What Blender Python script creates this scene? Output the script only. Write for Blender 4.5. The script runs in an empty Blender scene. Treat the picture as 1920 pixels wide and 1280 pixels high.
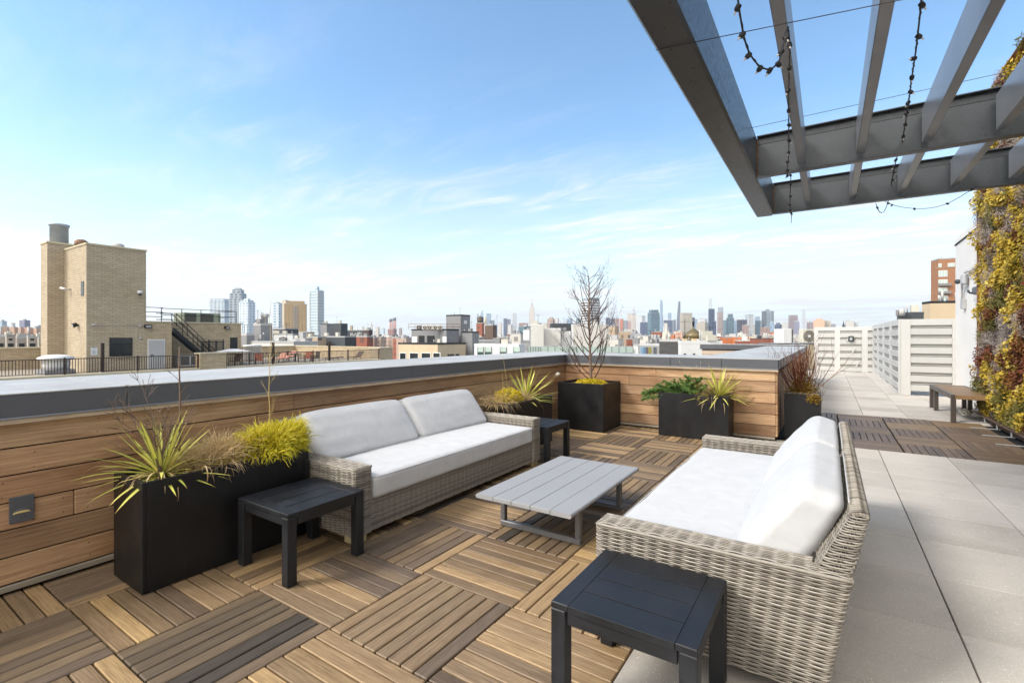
import bpy, math, random
import numpy as np
from mathutils import Vector, noise as mnoise
R_=math.radians
SC=bpy.context.scene
COL=SC.collection
# ------------------------------------------------------------------ camera
CAM_H=1.347; FPX=901.8; YAW=0.58166; HY=629.8
cd=bpy.data.cameras.new('camera'); cam=bpy.data.objects.new('camera',cd); COL.objects.link(cam)
cam.location=(0,0,CAM_H); cam.rotation_euler=(math.pi/2,0,YAW)
cd.sensor_width=36; cd.lens=36*FPX/1920; cd.shift_y=-(640-HY)/1920*-1*-1
cd.shift_y=(HY-640)/1920*1.0
cd.clip_start=.05; cd.clip_end=40000
SC.camera=cam
# ------------------------------------------------------------------ light
SC.view_settings.view_transform='Standard'; SC.view_settings.look='None'
SC.view_settings.gamma=1; SC.view_settings.exposure=0.9
SUN_DIR=Vector((-.52,-.66,.74)).normalized()
sl=bpy.data.lights.new('sun','SUN'); sl.energy=2.0; sl.angle=R_(14); sl.color=(1,.965,.92)
so=bpy.data.objects.new('sun',sl); COL.objects.link(so); so.rotation_euler=SUN_DIR.to_track_quat('Z','Y').to_euler()
so.location=(-20,-20,30)
W=bpy.data.worlds.new('World'); SC.world=W; W.use_nodes=True
nt=W.node_tree; N=nt.nodes; L=nt.links; N.clear()
out=N.new('ShaderNodeOutputWorld'); bg=N.new('ShaderNodeBackground'); L.new(bg.outputs[0],out.inputs[0]); bg.inputs[1].default_value=.12
sky=N.new('ShaderNodeTexSky'); sky.sky_type='NISHITA'; sky.sun_disc=False
sky.sun_elevation=math.asin(SUN_DIR.z); sky.sun_rotation=math.atan2(SUN_DIR.x,SUN_DIR.y)
sky.altitude=50; sky.air_density=1.0; sky.dust_density=.15; sky.ozone_density=1.5
tc=N.new('ShaderNodeTexCoord'); sx=N.new('ShaderNodeSeparateXYZ'); L.new(tc.outputs['Generated'],sx.inputs[0])
def wm(op,a,b=None,c=None):
    n=N.new('ShaderNodeMath'); n.operation=op
    for i,q in enumerate((a,b,c)):
        if q is None: continue
        if isinstance(q,(int,float)): n.inputs[i].default_value=q
        else: L.new(q,n.inputs[i])
    return n.outputs[0]
zz=wm('ADD',wm('MAXIMUM',sx.outputs[2],0.0),.06)
cx=N.new('ShaderNodeCombineXYZ'); L.new(wm('DIVIDE',sx.outputs[0],zz),cx.inputs[0]); L.new(wm('DIVIDE',sx.outputs[1],zz),cx.inputs[1])
def cloudnoise(rot,scl,loc,scale,detail,rough,dist):
    mp=N.new('ShaderNodeMapping'); mp.inputs['Rotation'].default_value=(0,0,R_(rot)); mp.inputs['Scale'].default_value=scl; mp.inputs['Location'].default_value=loc
    L.new(cx.outputs[0],mp.inputs[0]); n=N.new('ShaderNodeTexNoise'); n.inputs['Scale'].default_value=scale; n.inputs['Detail'].default_value=detail
    n.inputs['Roughness'].default_value=rough; n.inputs['Distortion'].default_value=dist; L.new(mp.outputs[0],n.inputs[0]); return n.outputs[0]
n1=cloudnoise(55,(.55,1.5,1),(3,1,0),.75,9,.6,.5)
n2=cloudnoise(40,(.9,2.6,1),(1,7,2),1.5,10,.68,.9)
def wramp(x,a,b): 
    n=N.new('ShaderNodeMapRange'); n.clamp=True; n.interpolation_type='SMOOTHSTEP'; L.new(x,n.inputs[0]); n.inputs[1].default_value=a; n.inputs[2].default_value=b; return n.outputs[0]
m=wm('MULTIPLY',wramp(n1,.42,.66),wramp(n2,.40,.64))
lowm=wm('SUBTRACT',1.0,wramp(sx.outputs[2],.0,.40))       # thin cloud veils gather over the horizon
base=wm('MULTIPLY',lowm,.80)
mask=wm('MINIMUM',wm('ADD',wm('MULTIPLY',wm('MULTIPLY',m,.8),wm('SUBTRACT',1.0,wm('MULTIPLY',wramp(sx.outputs[2],.16,.5),.85))),wm('MULTIPLY',base,wm('ADD',.75,wm('MULTIPLY',wramp(n1,.3,.7),.35)))),1.0)
mixc=N.new('ShaderNodeMix'); mixc.data_type='RGBA'; L.new(mask,mixc.inputs[0])
tint=N.new('ShaderNodeMix'); tint.data_type='RGBA'; tint.blend_type='MULTIPLY'; tint.inputs[0].default_value=1; tint.inputs[7].default_value=(.98,1.2,1.24,1)
L.new(sky.outputs[0],tint.inputs[6]); L.new(tint.outputs[2],mixc.inputs[6]); mixc.inputs[7].default_value=(5.15,5.05,4.95,1)
# bright cloud bank added in the unseen sky behind the camera as soft fill
dt=N.new('ShaderNodeVectorMath'); dt.operation='DOT_PRODUCT'; L.new(tc.outputs['Generated'],dt.inputs[0]); dt.inputs[1].default_value=Vector((.0,-.85,.55)).normalized()
bank=wm('MULTIPLY',wramp(dt.outputs['Value'],.28,.82),wm('ADD',.75,wm('MULTIPLY',wramp(n1,.3,.7),.25)))
mx2=N.new('ShaderNodeMix'); mx2.data_type='RGBA'; L.new(bank,mx2.inputs[0]); L.new(mixc.outputs[2],mx2.inputs[6]); mx2.inputs[7].default_value=(16,15.1,13.8,1)
L.new(mx2.outputs[2],bg.inputs[0])
# ------------------------------------------------------------------ pixel <-> place helpers (surveying only)
CS,SN=math.cos(YAW),math.sin(YAW)
def PT(px,D): 
    a=(px-960)/FPX; return D*(-SN+CS*a), D*(CS+SN*a)
def PZ(py,D): return CAM_H-(py-HY)*D/FPX
def PX(px,py,X): 
    a=(px-960)/FPX; D=X/(-SN+CS*a); return D*(CS+SN*a), PZ(py,D)
def PY(px,py,Y):
    a=(px-960)/FPX; D=Y/(CS+SN*a); return D*(-SN+CS*a), PZ(py,D)
# ------------------------------------------------------------------ materials
def lin(h):
    if isinstance(h,(tuple,list)): return tuple(h)+(1,) if len(h)==3 else tuple(h)
    v=[int(h[i:i+2],16)/255 for i in (0,2,4)]
    return tuple((q/12.92 if q<=.04045 else ((q+.055)/1.055)**2.4) for q in v)+(1,)
class Mt:
    def __init__(s,name,rough=.6,metal=0,spec=.5):
        s.m=bpy.data.materials.new(name); s.m.use_nodes=True; s.t=s.m.node_tree; s.N=s.t.nodes; s.L=s.t.links
        s.b=s.N['Principled BSDF']; s.b.inputs['Roughness'].default_value=rough; s.b.inputs['Metallic'].default_value=metal
        s.b.inputs['Specular IOR Level'].default_value=spec
    def n(s,t,**k):
        q=s.N.new(t)
        for a,b in k.items(): setattr(q,a,b)
        return q
    def math(s,op,a,b=None,c=None):
        n=s.n('ShaderNodeMath',operation=op)
        for i,q in enumerate((a,b,c)):
            if q is None: continue
            if isinstance(q,(int,float)): n.inputs[i].default_value=q
            else: s.L.new(q,n.inputs[i])
        return n.outputs[0]
    def mix(s,f,a,b,mode='MIX'):
        n=s.n('ShaderNodeMix',data_type='RGBA',blend_type=mode)
        for i,q in ((0,f),(6,a),(7,b)):
            if isinstance(q,(int,float)): n.inputs[i].default_value=q
            elif isinstance(q,(tuple,str,list)): n.inputs[i].default_value=lin(q)
            else: s.L.new(q,n.inputs[i])
        return n.outputs[2]
    def coord(s,kind='UV',scale=(1,1,1),rot=0):
        tc=s.n('ShaderNodeTexCoord'); mp=s.n('ShaderNodeMapping'); mp.inputs['Scale'].default_value=scale; mp.inputs['Rotation'].default_value=(0,0,rot)
        s.L.new(tc.outputs[kind],mp.inputs[0]); return mp.outputs[0]
    def noise(s,v,scale,detail=4,rough=.55,dist=0):
        n=s.n('ShaderNodeTexNoise'); s.L.new(v,n.inputs[0]); n.inputs['Scale'].default_value=scale; n.inputs['Detail'].default_value=detail
        n.inputs['Roughness'].default_value=rough; n.inputs['Distortion'].default_value=dist; return n.outputs[0]
    def attr(s,name='rnd'):
        n=s.n('ShaderNodeAttribute',attribute_name=name); return n.outputs['Fac']
    def ramp(s,f,stops):
        n=s.n('ShaderNodeValToRGB'); e=n.color_ramp.elements
        while len(e)<len(stops): e.new(.5)
        for q,(p,c) in zip(e,stops): q.position=p; q.color=lin(c)
        s.L.new(f,n.inputs[0]); return n.outputs[0]
    def rng(s,f,a,b,c=0,d=1):
        n=s.n('ShaderNodeMapRange'); s.L.new(f,n.inputs[0])
        for i,q in enumerate((a,b,c,d)): n.inputs[i+1].default_value=q
        return n.outputs[0]
    def col(s,c):
        if isinstance(c,(tuple,str,list)): s.b.inputs['Base Color'].default_value=lin(c)
        else: s.L.new(c,s.b.inputs['Base Color'])
        return s
    def rough(s,f): s.L.new(f,s.b.inputs['Roughness']); return s
    def bump(s,h,dist=.002,strength=.6):
        n=s.n('ShaderNodeBump'); n.inputs['Distance'].default_value=dist; n.inputs['Strength'].default_value=strength
        s.L.new(h,n.inputs['Height']); s.L.new(n.outputs[0],s.b.inputs['Normal']); return s
def plain(name,c,rough=.6,metal=0,var=.12,scale=3,spec=.5,bump=0):
    m=Mt(name,rough,metal,spec); v=m.coord('Object'); f=m.noise(v,scale,6,.6)
    a=np.array(lin(c)[:3]); lo=tuple(np.clip(a*(1-var),0,1)); hi=tuple(np.clip(a*(1+var),0,1))
    m.col(m.mix(m.rng(f,.3,.7),lo,hi))
    if bump: m.bump(m.noise(v,scale*12,5,.6),bump)
    return m.m
def wood(name,stops,streak=.35,along=1.6,across=38,rough=.62,knots=True,bump=.0012):
    m=Mt(name,rough); uv=m.coord('UV'); r=m.attr()
    off=m.n('ShaderNodeCombineXYZ'); m.L.new(m.math('MULTIPLY',r,37.0),off.inputs[0]); m.L.new(m.math('MULTIPLY',r,53.0),off.inputs[1])
    ad=m.n('ShaderNodeVectorMath',operation='ADD'); m.L.new(uv,ad.inputs[0]); m.L.new(off.outputs[0],ad.inputs[1])
    mp=m.n('ShaderNodeMapping'); mp.inputs['Scale'].default_value=(along,across*1.9,1); m.L.new(ad.outputs[0],mp.inputs[0])
    g1=m.noise(mp.outputs[0],1.0,8,.65,.6)
    mp2=m.n('ShaderNodeMapping'); mp2.inputs['Scale'].default_value=(along*2.2,across*.22,1); m.L.new(ad.outputs[0],mp2.inputs[0])
    g2=m.noise(mp2.outputs[0],1.0,6,.65,.7)
    base=m.ramp(r,stops)
    dk=m.mix(m.rng(g1,.36,.66),base,(.60,.55,.50),'MULTIPLY')
    c=m.mix(streak,base,dk)
    mpf=m.n('ShaderNodeMapping'); mpf.inputs['Scale'].default_value=(along*3.5,across*5.5,1); m.L.new(ad.outputs[0],mpf.inputs[0]); g3=m.noise(mpf.outputs[0],1.0,3,.6,.2)
    c=m.mix(m.math('MULTIPLY',m.rng(g3,.46,.62),.6),c,m.mix(1.0,c,(.5,.43,.37),'MULTIPLY'))
    c=m.mix(m.math('MULTIPLY',m.rng(g2,.50,.74),.45),c,m.mix(1.0,c,(.55,.47,.42),'MULTIPLY'))
    c=m.mix(m.math('MULTIPLY',m.rng(g2,.46,.26),.35),c,m.mix(1.0,c,(1.35,1.28,1.16),'MULTIPLY'))
    if knots:
        w=m.n('ShaderNodeTexWave',wave_type='RINGS'); mp3=m.n('ShaderNodeMapping'); mp3.inputs['Scale'].default_value=(.8,5.5,1); m.L.new(ad.outputs[0],mp3.inputs[0]); m.L.new(mp3.outputs[0],w.inputs[0])
        w.inputs['Scale'].default_value=2.2; w.inputs['Distortion'].default_value=7; w.inputs['Detail'].default_value=3; w.inputs['Detail Scale'].default_value=.7
        c=m.mix(m.math('MULTIPLY',m.rng(w.outputs['Fac'],.45,.95),.30),c,(.34,.21,.12))
    if knots:
        mp4=m.n('ShaderNodeMapping'); mp4.inputs['Scale'].default_value=(1.1,3.0,1); m.L.new(ad.outputs[0],mp4.inputs[0]); g4=m.noise(mp4.outputs[0],1.0,4,.6,.5)
        c=m.mix(m.math('MULTIPLY',m.rng(g4,.48,.64),.75),c,m.mix(1.0,c,(.62,.50,.40),'MULTIPLY')); c=m.mix(m.math('MULTIPLY',m.rng(g4,.5,.3),.4),c,m.mix(1.0,c,(1.18,1.2,1.22),'MULTIPLY'))
    m.col(c); m.bump(g1,bump,.7); return m.m
def brickm(name,c1,c2,mortar,bw=.3,bh=.1,msize=.012,rough=.85):
    m=Mt(name,rough); v=m.coord('UV'); b=m.n('ShaderNodeTexBrick'); m.L.new(v,b.inputs[0])
    b.inputs['Scale'].default_value=1; b.inputs['Brick Width'].default_value=bw; b.inputs['Row Height'].default_value=bh; b.inputs['Mortar Size'].default_value=msize
    b.inputs['Color1'].default_value=lin(c1); b.inputs['Color2'].default_value=lin(c2); b.inputs['Mortar'].default_value=lin(mortar)
    f=m.noise(v,.55,6,.65); c=m.mix(m.rng(f,.35,.75,0,.45),b.outputs[0],m.mix(1.0,b.outputs[0],(.62,.55,.47),'MULTIPLY'))
    m.col(c); return m.m
def facade(name,wall,glass,bay=3,fl=3.3,fu=.6,fv=.55,rough=.25,var=.5):
    m=Mt(name,.5); v=m.coord('UV'); s=m.n('ShaderNodeSeparateXYZ'); m.L.new(v,s.inputs[0])
    u=m.math('DIVIDE',s.outputs[0],bay); w=m.math('DIVIDE',s.outputs[1],fl)
    fu_=m.math('LESS_THAN',m.math('ABSOLUTE',m.math('SUBTRACT',m.math('FRACT',u),.5)),fu/2)
    fv_=m.math('LESS_THAN',m.math('ABSOLUTE',m.math('SUBTRACT',m.math('FRACT',w),.5)),fv/2)
    k=m.math('MULTIPLY',fu_,fv_)
    cc=m.n('ShaderNodeCombineXYZ'); m.L.new(m.math('FLOOR',u),cc.inputs[0]); m.L.new(m.math('FLOOR',w),cc.inputs[1])
    wn=m.n('ShaderNodeTexWhiteNoise',noise_dimensions='3D'); m.L.new(cc.outputs[0],wn.inputs[0])
    g=m.mix(m.math('MULTIPLY',wn.outputs[0],var),glass,wall)
    f=m.noise(v,.04,4,.6); wl=m.mix(m.rng(f,.3,.7,0,.3),wall,m.mix(1.0,wall,(.7,.68,.66),'MULTIPLY'))
    m.col(m.mix(k,wl,g)); m.rough(m.rng(k,0,1,.75,rough)); return m.m
def leafm(name,stops,rough=.55,trans=.25):
    m=Mt(name,rough,0,.3); c=m.ramp(m.attr(),stops); v=m.coord('Object'); f=m.noise(v,22,3,.6)
    c=m.mix(m.rng(f,.35,.7,0,.35),c,m.mix(1.0,c,(.6,.55,.5),'MULTIPLY')); m.col(c)
    tr=m.n('ShaderNodeBsdfTranslucent'); m.L.new(c,tr.inputs[0]); mx=m.n('ShaderNodeMixShader'); mx.inputs[0].default_value=trans
    m.L.new(m.b.outputs[0],mx.inputs[1]); m.L.new(tr.outputs[0],mx.inputs[2]); m.L.new(mx.outputs[0],m.N['Material Output'].inputs[0]); return m.m
# ------------------------------------------------------------------ mesh builder
BOXF=[(0,3,2,1),(4,5,6,7),(0,1,5,4),(1,2,6,5),(2,3,7,6),(3,0,4,7)]
class MB:
    def __init__(s): s.V=[];s.Q=[];s.n=0;s.P=[]   # quads arrays / generic polys
    def quads(s,v,q,uv=None,rnd=0.,mi=0,sm=False):
        v=np.asarray(v,float); q=np.asarray(q,int)
        if uv is None: uv=np.zeros((len(q),q.shape[1],2))
        r=np.full(len(q),rnd,float) if np.isscalar(rnd) else np.asarray(rnd,float)
        s.V.append(v); s.Q.append((q+s.n,np.asarray(uv,float),r,mi,sm)); s.n+=len(v)
    def box(s,lo,hi,axis=None,rnd=0.,mi=0,rot=None,cen=None):
        lo=np.array(lo,float);hi=np.array(hi,float)
        x0,y0,z0=lo;x1,y1,z1=hi
        v=np.array([(x0,y0,z0),(x1,y0,z0),(x1,y1,z0),(x0,y1,z0),(x0,y0,z1),(x1,y0,z1),(x1,y1,z1),(x0,y1,z1)])
        uv=[]
        for f in BOXF:
            p=v[list(f)]; e=p.max(0)-p.min(0); k=int(np.argmin(e)); ax=[a for a in (0,1,2) if a!=k]
            if axis is not None and axis in ax: a=axis; b=[q for q in ax if q!=axis][0]
            elif 2 in ax and axis is None: b=2; a=[q for q in ax if q!=2][0]
            else: a,b=ax
            uv.append(p[:,[a,b]])
        if rot is not None:
            c=np.array(cen if cen is not None else (lo+hi)/2); v=(v-c)@np.array(rot).T+c
        s.quads(v,BOXF,uv,rnd,mi)
    def cbox(s,lo,hi,ch=.003,axis=0,rnd=0.,mi=0,rot=None,cen=None):
        lo=np.array(lo,float);hi=np.array(hi,float);c=(lo+hi)/2;h=(hi-lo)/2; ch=min(ch,h.min()*.9)
        idx={};v=[]
        for i,sx in enumerate((-1,1)):
            for j,sy in enumerate((-1,1)):
                for k,sz in enumerate((-1,1)):
                    for a in range(3):
                        p=np.array([sx,sy,sz])*(h-ch); p[a]=np.array([sx,sy,sz])[a]*h[a]; idx[(sx,sy,sz,a)]=len(v); v.append(c+p)
        v=np.array(v);F=[];T=[]
        for a in range(3):
            b,d=[q for q in range(3) if q!=a]
            for sg in (-1,1):
                loop=[]
                for (p,q) in ((-1,-1),(1,-1),(1,1),(-1,1)):
                    t=[0,0,0];t[a]=sg;t[b]=p;t[d]=q; loop.append(idx[(*t,a)])
                F.append(loop)
            for sb in (-1,1):
                for sd in (-1,1):
                    t0=[0,0,0];t1=[0,0,0]; t0[a]=-1;t1[a]=1; t0[b]=t1[b]=sb;t0[d]=t1[d]=sd
                    F.append([idx[(*t0,b)],idx[(*t1,b)],idx[(*t1,d)],idx[(*t0,d)]])
        for sx in (-1,1):
            for sy in (-1,1):
                for sz in (-1,1): T.append([idx[(sx,sy,sz,a)] for a in range(3)])
        def fix(fl):
            o=[]
            for f in fl:
                p=v[f]; nn=np.cross(p[1]-p[0],p[2]-p[0]); 
                if np.dot(nn,p.mean(0)-c)<0: f=f[::-1]
                o.append(f)
            return o
        F=fix(F);T=fix(T)
        oth=[q for q in range(3) if q!=axis]
        def uvs(fl):
            o=[]
            for f in fl:
                p=v[f]; e=p.max(0)-p.min(0); b=oth[0] if e[oth[0]]>=e[oth[1]] else oth[1]
                o.append(p[:,[axis,b]])
            return np.array(o)
        uF,uT=uvs(F),uvs(T)
        if rot is not None:
            cc=np.array(cen if cen is not None else c); v=(v-cc)@np.array(rot).T+cc
        s.quads(v,F,uF,rnd,mi); n0=s.n; s.V.append(v); s.Q.append((np.array(T)+n0,uT,np.full(len(T),rnd),mi,False)); s.n+=len(v)
    def tube(s,pts,rad,sides=6,rnd=0.,mi=0,flat=1.0,nrm=None,cap=True,sm=True):
        p=np.asarray(pts,float); n=len(p); rad=np.full(n,rad,float) if np.isscalar(rad) else np.asarray(rad,float)
        t=np.gradient(p,axis=0); t/=np.linalg.norm(t,axis=1)[:,None]+1e-12
        if nrm is None:
            up=np.array([0,0,1.]) if abs(t[0][2])<.9 else np.array([1.,0,0])
            a=np.cross(t,up); a/=np.linalg.norm(a,axis=1)[:,None]+1e-12
        else: a=np.asarray(nrm,float)
        b=np.cross(t,a); b/=np.linalg.norm(b,axis=1)[:,None]+1e-12
        th=np.linspace(0,2*np.pi,sides,endpoint=False)
        v=p[:,None,:]+rad[:,None,None]*(np.cos(th)[None,:,None]*a[:,None,:]*flat+np.sin(th)[None,:,None]*b[:,None,:])
        i=np.arange(n-1)[:,None]*sides; j=np.arange(sides)[None,:]; k=(j+1)%sides
        q=np.stack([i+j,i+k,i+k+sides,i+j+sides],-1).reshape(-1,4)
        d=np.concatenate([[0],np.cumsum(np.linalg.norm(np.diff(p,axis=0),axis=1))])
        uv=np.stack([np.stack([np.repeat(d[:-1,None],sides,1),np.repeat(th[None]/6.28,n-1,0)],-1)]*4,2).reshape(-1,4,2)
        s.quads(v.reshape(-1,3),q,uv,rnd,mi,sm)
        if cap and sides>=3:
            for e,o in ((0,0),(n-1,1)):
                f=list(range(e*sides,(e+1)*sides)); 
                if not o: f=f[::-1]
                s.P.append(([x+s.n-n*sides for x in f],rnd if np.isscalar(rnd) else 0.,mi))
    def lathe(s,prof,c=(0,0,0),sides=24,rnd=0.,mi=0,sm=True):
        pr=np.array(prof,float); th=np.linspace(0,2*np.pi,sides,endpoint=False)
        v=np.stack([pr[:,0,None]*np.cos(th)+c[0],pr[:,0,None]*np.sin(th)+c[1],np.repeat(pr[:,1,None]+c[2],sides,1)],-1)
        n=len(pr); i=np.arange(n-1)[:,None]*sides; j=np.arange(sides)[None,:]; k=(j+1)%sides
        q=np.stack([i+j,i+k,i+k+sides,i+j+sides],-1).reshape(-1,4)
        uv=v.reshape(-1,3)[q][:,:,[0,2]]
        s.quads(v.reshape(-1,3),q,uv,rnd,mi,sm)
        s.P.append(([x+s.n-n*sides+(n-1)*sides for x in range(sides)],rnd,mi)); s.P.append(([x+s.n-n*sides for x in range(sides)][::-1],rnd,mi))
    def prism(s,poly,z0,z1,rnd=0.,mi=0,top=None):
        """poly: xy list ccw; top: optional xy list for the top outline"""
        p=np.array(poly,float); t=np.array(top if top is not None else poly,float); n=len(p)
        z0=np.full(n,z0) if np.isscalar(z0) else np.array(z0); z1=np.full(n,z1) if np.isscalar(z1) else np.array(z1)
        v=np.concatenate([np.c_[p,z0],np.c_[t,z1]])
        q=[(i,(i+1)%n,(i+1)%n+n,i+n) for i in range(n)]
        d=np.r_[0,np.cumsum(np.linalg.norm(np.diff(np.r_[p,p[:1]],axis=0),axis=1))]
        uv=[[(d[i],z0[i]),(d[i+1],z0[(i+1)%n]),(d[i+1],z1[(i+1)%n]),(d[i],z1[i])] for i in range(n)]
        s.quads(v,q,uv,rnd,mi); s.P.append(([x+s.n-n for x in range(n)],rnd,mi)); s.P.append(([x+s.n-2*n for x in range(n)][::-1],rnd,mi))
    def build(s,name,mats,parent=None,loc=(0,0,0),world=False,shade=False):
        me=bpy.data.meshes.new(name); V=np.concatenate(s.V) if s.V else np.zeros((0,3))
        if world and parent is not None:
            V=V-np.array(parent['_o'] if '_o' in parent else parent.location)
        lt=[];li=[];uv=[];rn=[];mi=[];sm=[]
        for q,u,r,m_,s_ in s.Q:
            lt.append(np.full(len(q),q.shape[1])); li.append(q.ravel()); uv.append(u.reshape(-1,2)); rn.append(r); mi.append(np.full(len(q),m_)); sm.append(np.full(len(q),s_))
        for f,r,m_ in s.P:
            lt.append([len(f)]); li.append(f); uv.append(V[f][:,:2]); rn.append([r]); mi.append([m_]); sm.append([False])
        lt=np.concatenate(lt).astype(np.int32); li=np.concatenate(li).astype(np.int32); uv=np.concatenate(uv); rn=np.concatenate(rn); mi=np.concatenate(mi).astype(np.int32); sm=np.concatenate(sm)
        me.vertices.add(len(V)); me.vertices.foreach_set('co',V.ravel().astype(np.float32))
        me.loops.add(len(li)); me.loops.foreach_set('vertex_index',li)
        me.polygons.add(len(lt)); st=np.r_[0,np.cumsum(lt)[:-1]].astype(np.int32)
        me.polygons.foreach_set('loop_start',st); me.polygons.foreach_set('loop_total',lt); me.polygons.foreach_set('material_index',mi); me.polygons.foreach_set('use_smooth',sm.astype(bool))
        ul=me.uv_layers.new(name='UVMap'); ul.data.foreach_set('uv',uv.ravel().astype(np.float32))
        at=me.attributes.new('rnd','FLOAT','FACE'); at.data.foreach_set('value',rn.astype(np.float32))
        me.update(calc_edges=True); me.validate()
        for m_ in (mats if isinstance(mats,(list,tuple)) else [mats]): me.materials.append(m_)
        o=bpy.data.objects.new(name,me); COL.objects.link(o); o.location=loc
        if parent is not None: o.parent=parent
        return o
def tag(o,label=None,cat=None,group=None,kind=None):
    if label: o['label']=label
    if cat: o['category']=cat
    if group: o['group']=group
    if kind: o['kind']=kind
    return o
def thing(name,label,cat,loc=(0,0,0),rz=0,group=None,kind=None):
    o=bpy.data.objects.new(name,None); COL.objects.link(o); o.empty_display_size=.2; o.location=loc; o.rotation_euler=(0,0,rz)
    return tag(o,label,cat,group,kind)
def dup(root,loc,rz,label,group=None):
    r=root.copy(); COL.objects.link(r); r.location=loc; r.rotation_euler=(0,0,rz); r['label']=label
    if group: r['group']=group
    def rec(a,b):
        for ch in [o for o in KIDS.get(a.name,[])]:
            c=ch.copy(); COL.objects.link(c); c.parent=b; rec(ch,c)
    rec(root,r); return r
KIDS={}
def index_kids():
    KIDS.clear()
    for o in bpy.data.objects:
        if o.parent: KIDS.setdefault(o.parent.name,[]).append(o)
rg=random.Random(7); nr=np.random.RandomState(5)
def rotz(a): c,s=math.cos(a),math.sin(a); return [[c,-s,0],[s,c,0],[0,0,1]]
def roty(a): c,s=math.cos(a),math.sin(a); return [[c,0,s],[0,1,0],[-s,0,c]]
def rotx(a): c,s=math.cos(a),math.sin(a); return [[1,0,0],[0,c,-s],[0,s,c]]
# ================================================================== materials of the terrace
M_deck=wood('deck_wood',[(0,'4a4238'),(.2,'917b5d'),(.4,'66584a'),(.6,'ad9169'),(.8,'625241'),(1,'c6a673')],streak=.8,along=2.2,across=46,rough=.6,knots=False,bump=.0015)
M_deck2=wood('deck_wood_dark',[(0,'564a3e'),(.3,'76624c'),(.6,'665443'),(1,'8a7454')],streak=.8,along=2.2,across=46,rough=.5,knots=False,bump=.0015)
M_clad=wood('cladding_wood',[(0,'8a6c50'),(.25,'c6a27a'),(.5,'9b7d60'),(.75,'d6b48c'),(1,'ad835c')],streak=.75,along=1.0,across=30,rough=.65)
M_trimw=wood('trim_wood',[(0,'b5a28a'),(1,'c8b59c')],streak=.4,knots=False)
M_dark=plain('dark_void','0b0a09',.9)
M_roof=plain('roof_membrane','4a4846',.85)
M_fascia=plain('fascia_metal','55575c',.4,.2,.08,1.2)
M_lip=plain('lip_metal','8d9094',.35,.5,.05)
m=Mt('coping_metal',.42,0,.4); v=m.coord('Object'); f=m.noise(v,.7,7,.7,1.5); g=m.noise(m.coord('Object',(1,9,1)),1.2,5,.6); c=m.mix(m.rng(f,.35,.7),'a9a7a3','94928f'); c=m.mix(m.rng(g,.5,.75,0,.35),c,'82807d'); m.col(c); m.rough(m.rng(f,.3,.7,.3,.55)); M_cap=m.m
m=Mt('paver_concrete',.8); v=m.coord('Object'); r=m.attr(); f=m.noise(v,1.6,7,.62); g=m.noise(v,260,2,.5); fine=m.noise(v,90,3,.7)
vo=m.n('ShaderNodeTexVoronoi',feature='F1'); m.L.new(v,vo.inputs[0]); vo.inputs['Scale'].default_value=110
vo2=m.n('ShaderNodeTexVoronoi',feature='F1'); m.L.new(v,vo2.inputs[0]); vo2.inputs['Scale'].default_value=42
c=m.mix(m.rng(f,.3,.7),'9c958b','b8b0a4'); c=m.mix(m.math('MULTIPLY',r,.6),c,'cbc3b8')
c=m.mix(m.rng(fine,.4,.7,0,.35),c,'989188')
cv=m.n('ShaderNodeSeparateColor'); m.L.new(vo.outputs['Color'],cv.inputs[0])
spk=m.math('MULTIPLY',m.math('LESS_THAN',vo.outputs['Distance'],.24),m.math('GREATER_THAN',cv.outputs[0],.72))
cv2=m.n('ShaderNodeSeparateColor'); m.L.new(vo2.outputs['Color'],cv2.inputs[0])
spk2=m.math('MULTIPLY',m.math('LESS_THAN',vo2.outputs['Distance'],.15),m.math('GREATER_THAN',cv2.outputs[0],.9))
c=m.mix(m.math('MULTIPLY',m.math('MAXIMUM',spk,spk2),.8),c,'e2ddd6'); st=m.noise(v,.55,7,.7,1.2); c=m.mix(m.rng(st,.5,.72,0,.4),c,'8a8176'); st2=m.noise(v,5,6,.75,.5); c=m.mix(m.rng(st2,.56,.72,0,.28),c,'857d72'); m.col(c); m.bump(fine,.0008,.5); M_pav=m.m
# ------------------------------------------------------------------ floor
T=.61; GX=-1.9255; GY=1.3938
b=MB(); b.box((-4.62,-7,-20),(7,24,-.05)); tag(b.build('roof_slab',M_roof),'dark roof slab under the terrace',kind='structure')
def decktile(b,x0,y0,alongy,tile,n=8,ns=T):
    g=.007; w=(ns-.004)/n; bias=nr.rand()
    for k in range(n):
        r=float(np.clip(.55*bias+.45*nr.rand()+(-.12 if alongy else .14),0,1)); dz=nr.uniform(-.0012,.0012); e=.002  # directional sheen put into the colour: slats along y darker, along x lighter
        if alongy: b.cbox((x0+.002+k*w+g/2,y0+e,-.022),(x0+.002+(k+1)*w-g/2,y0+ns-e,dz),.004,1,r)
        else: b.cbox((x0+e,y0+.002+k*w+g/2,-.022),(x0+ns-e,y0+.002+(k+1)*w-g/2,dz),.004,0,r)
b=MB()
for i in range(-3,2):
    for j in range(-6,10):
        x0=GX+i*T; y0=GY+j*T
        if x0+T<-3.62: continue

        n=8
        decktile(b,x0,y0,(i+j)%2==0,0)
b.V=[v for v in b.V]
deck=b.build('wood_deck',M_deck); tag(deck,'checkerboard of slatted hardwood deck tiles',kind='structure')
b=MB(); b.box((-3.6,-2.5,-.05),(-.705,7.05,-.03)); tag(b.build('deck_underlay',M_dark),'dark gap under the deck tiles',kind='structure')
b=MB(); T2=.598
for i in range(-1,4):
    for j in range(5):
        x0=.135+i*.61; y0=7.135+j*T2
        if x0>1.9: continue
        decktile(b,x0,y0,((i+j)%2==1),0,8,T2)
b.box((-.60,7.13,-.05),(2.2,10.13,-.03),mi=1)
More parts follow.
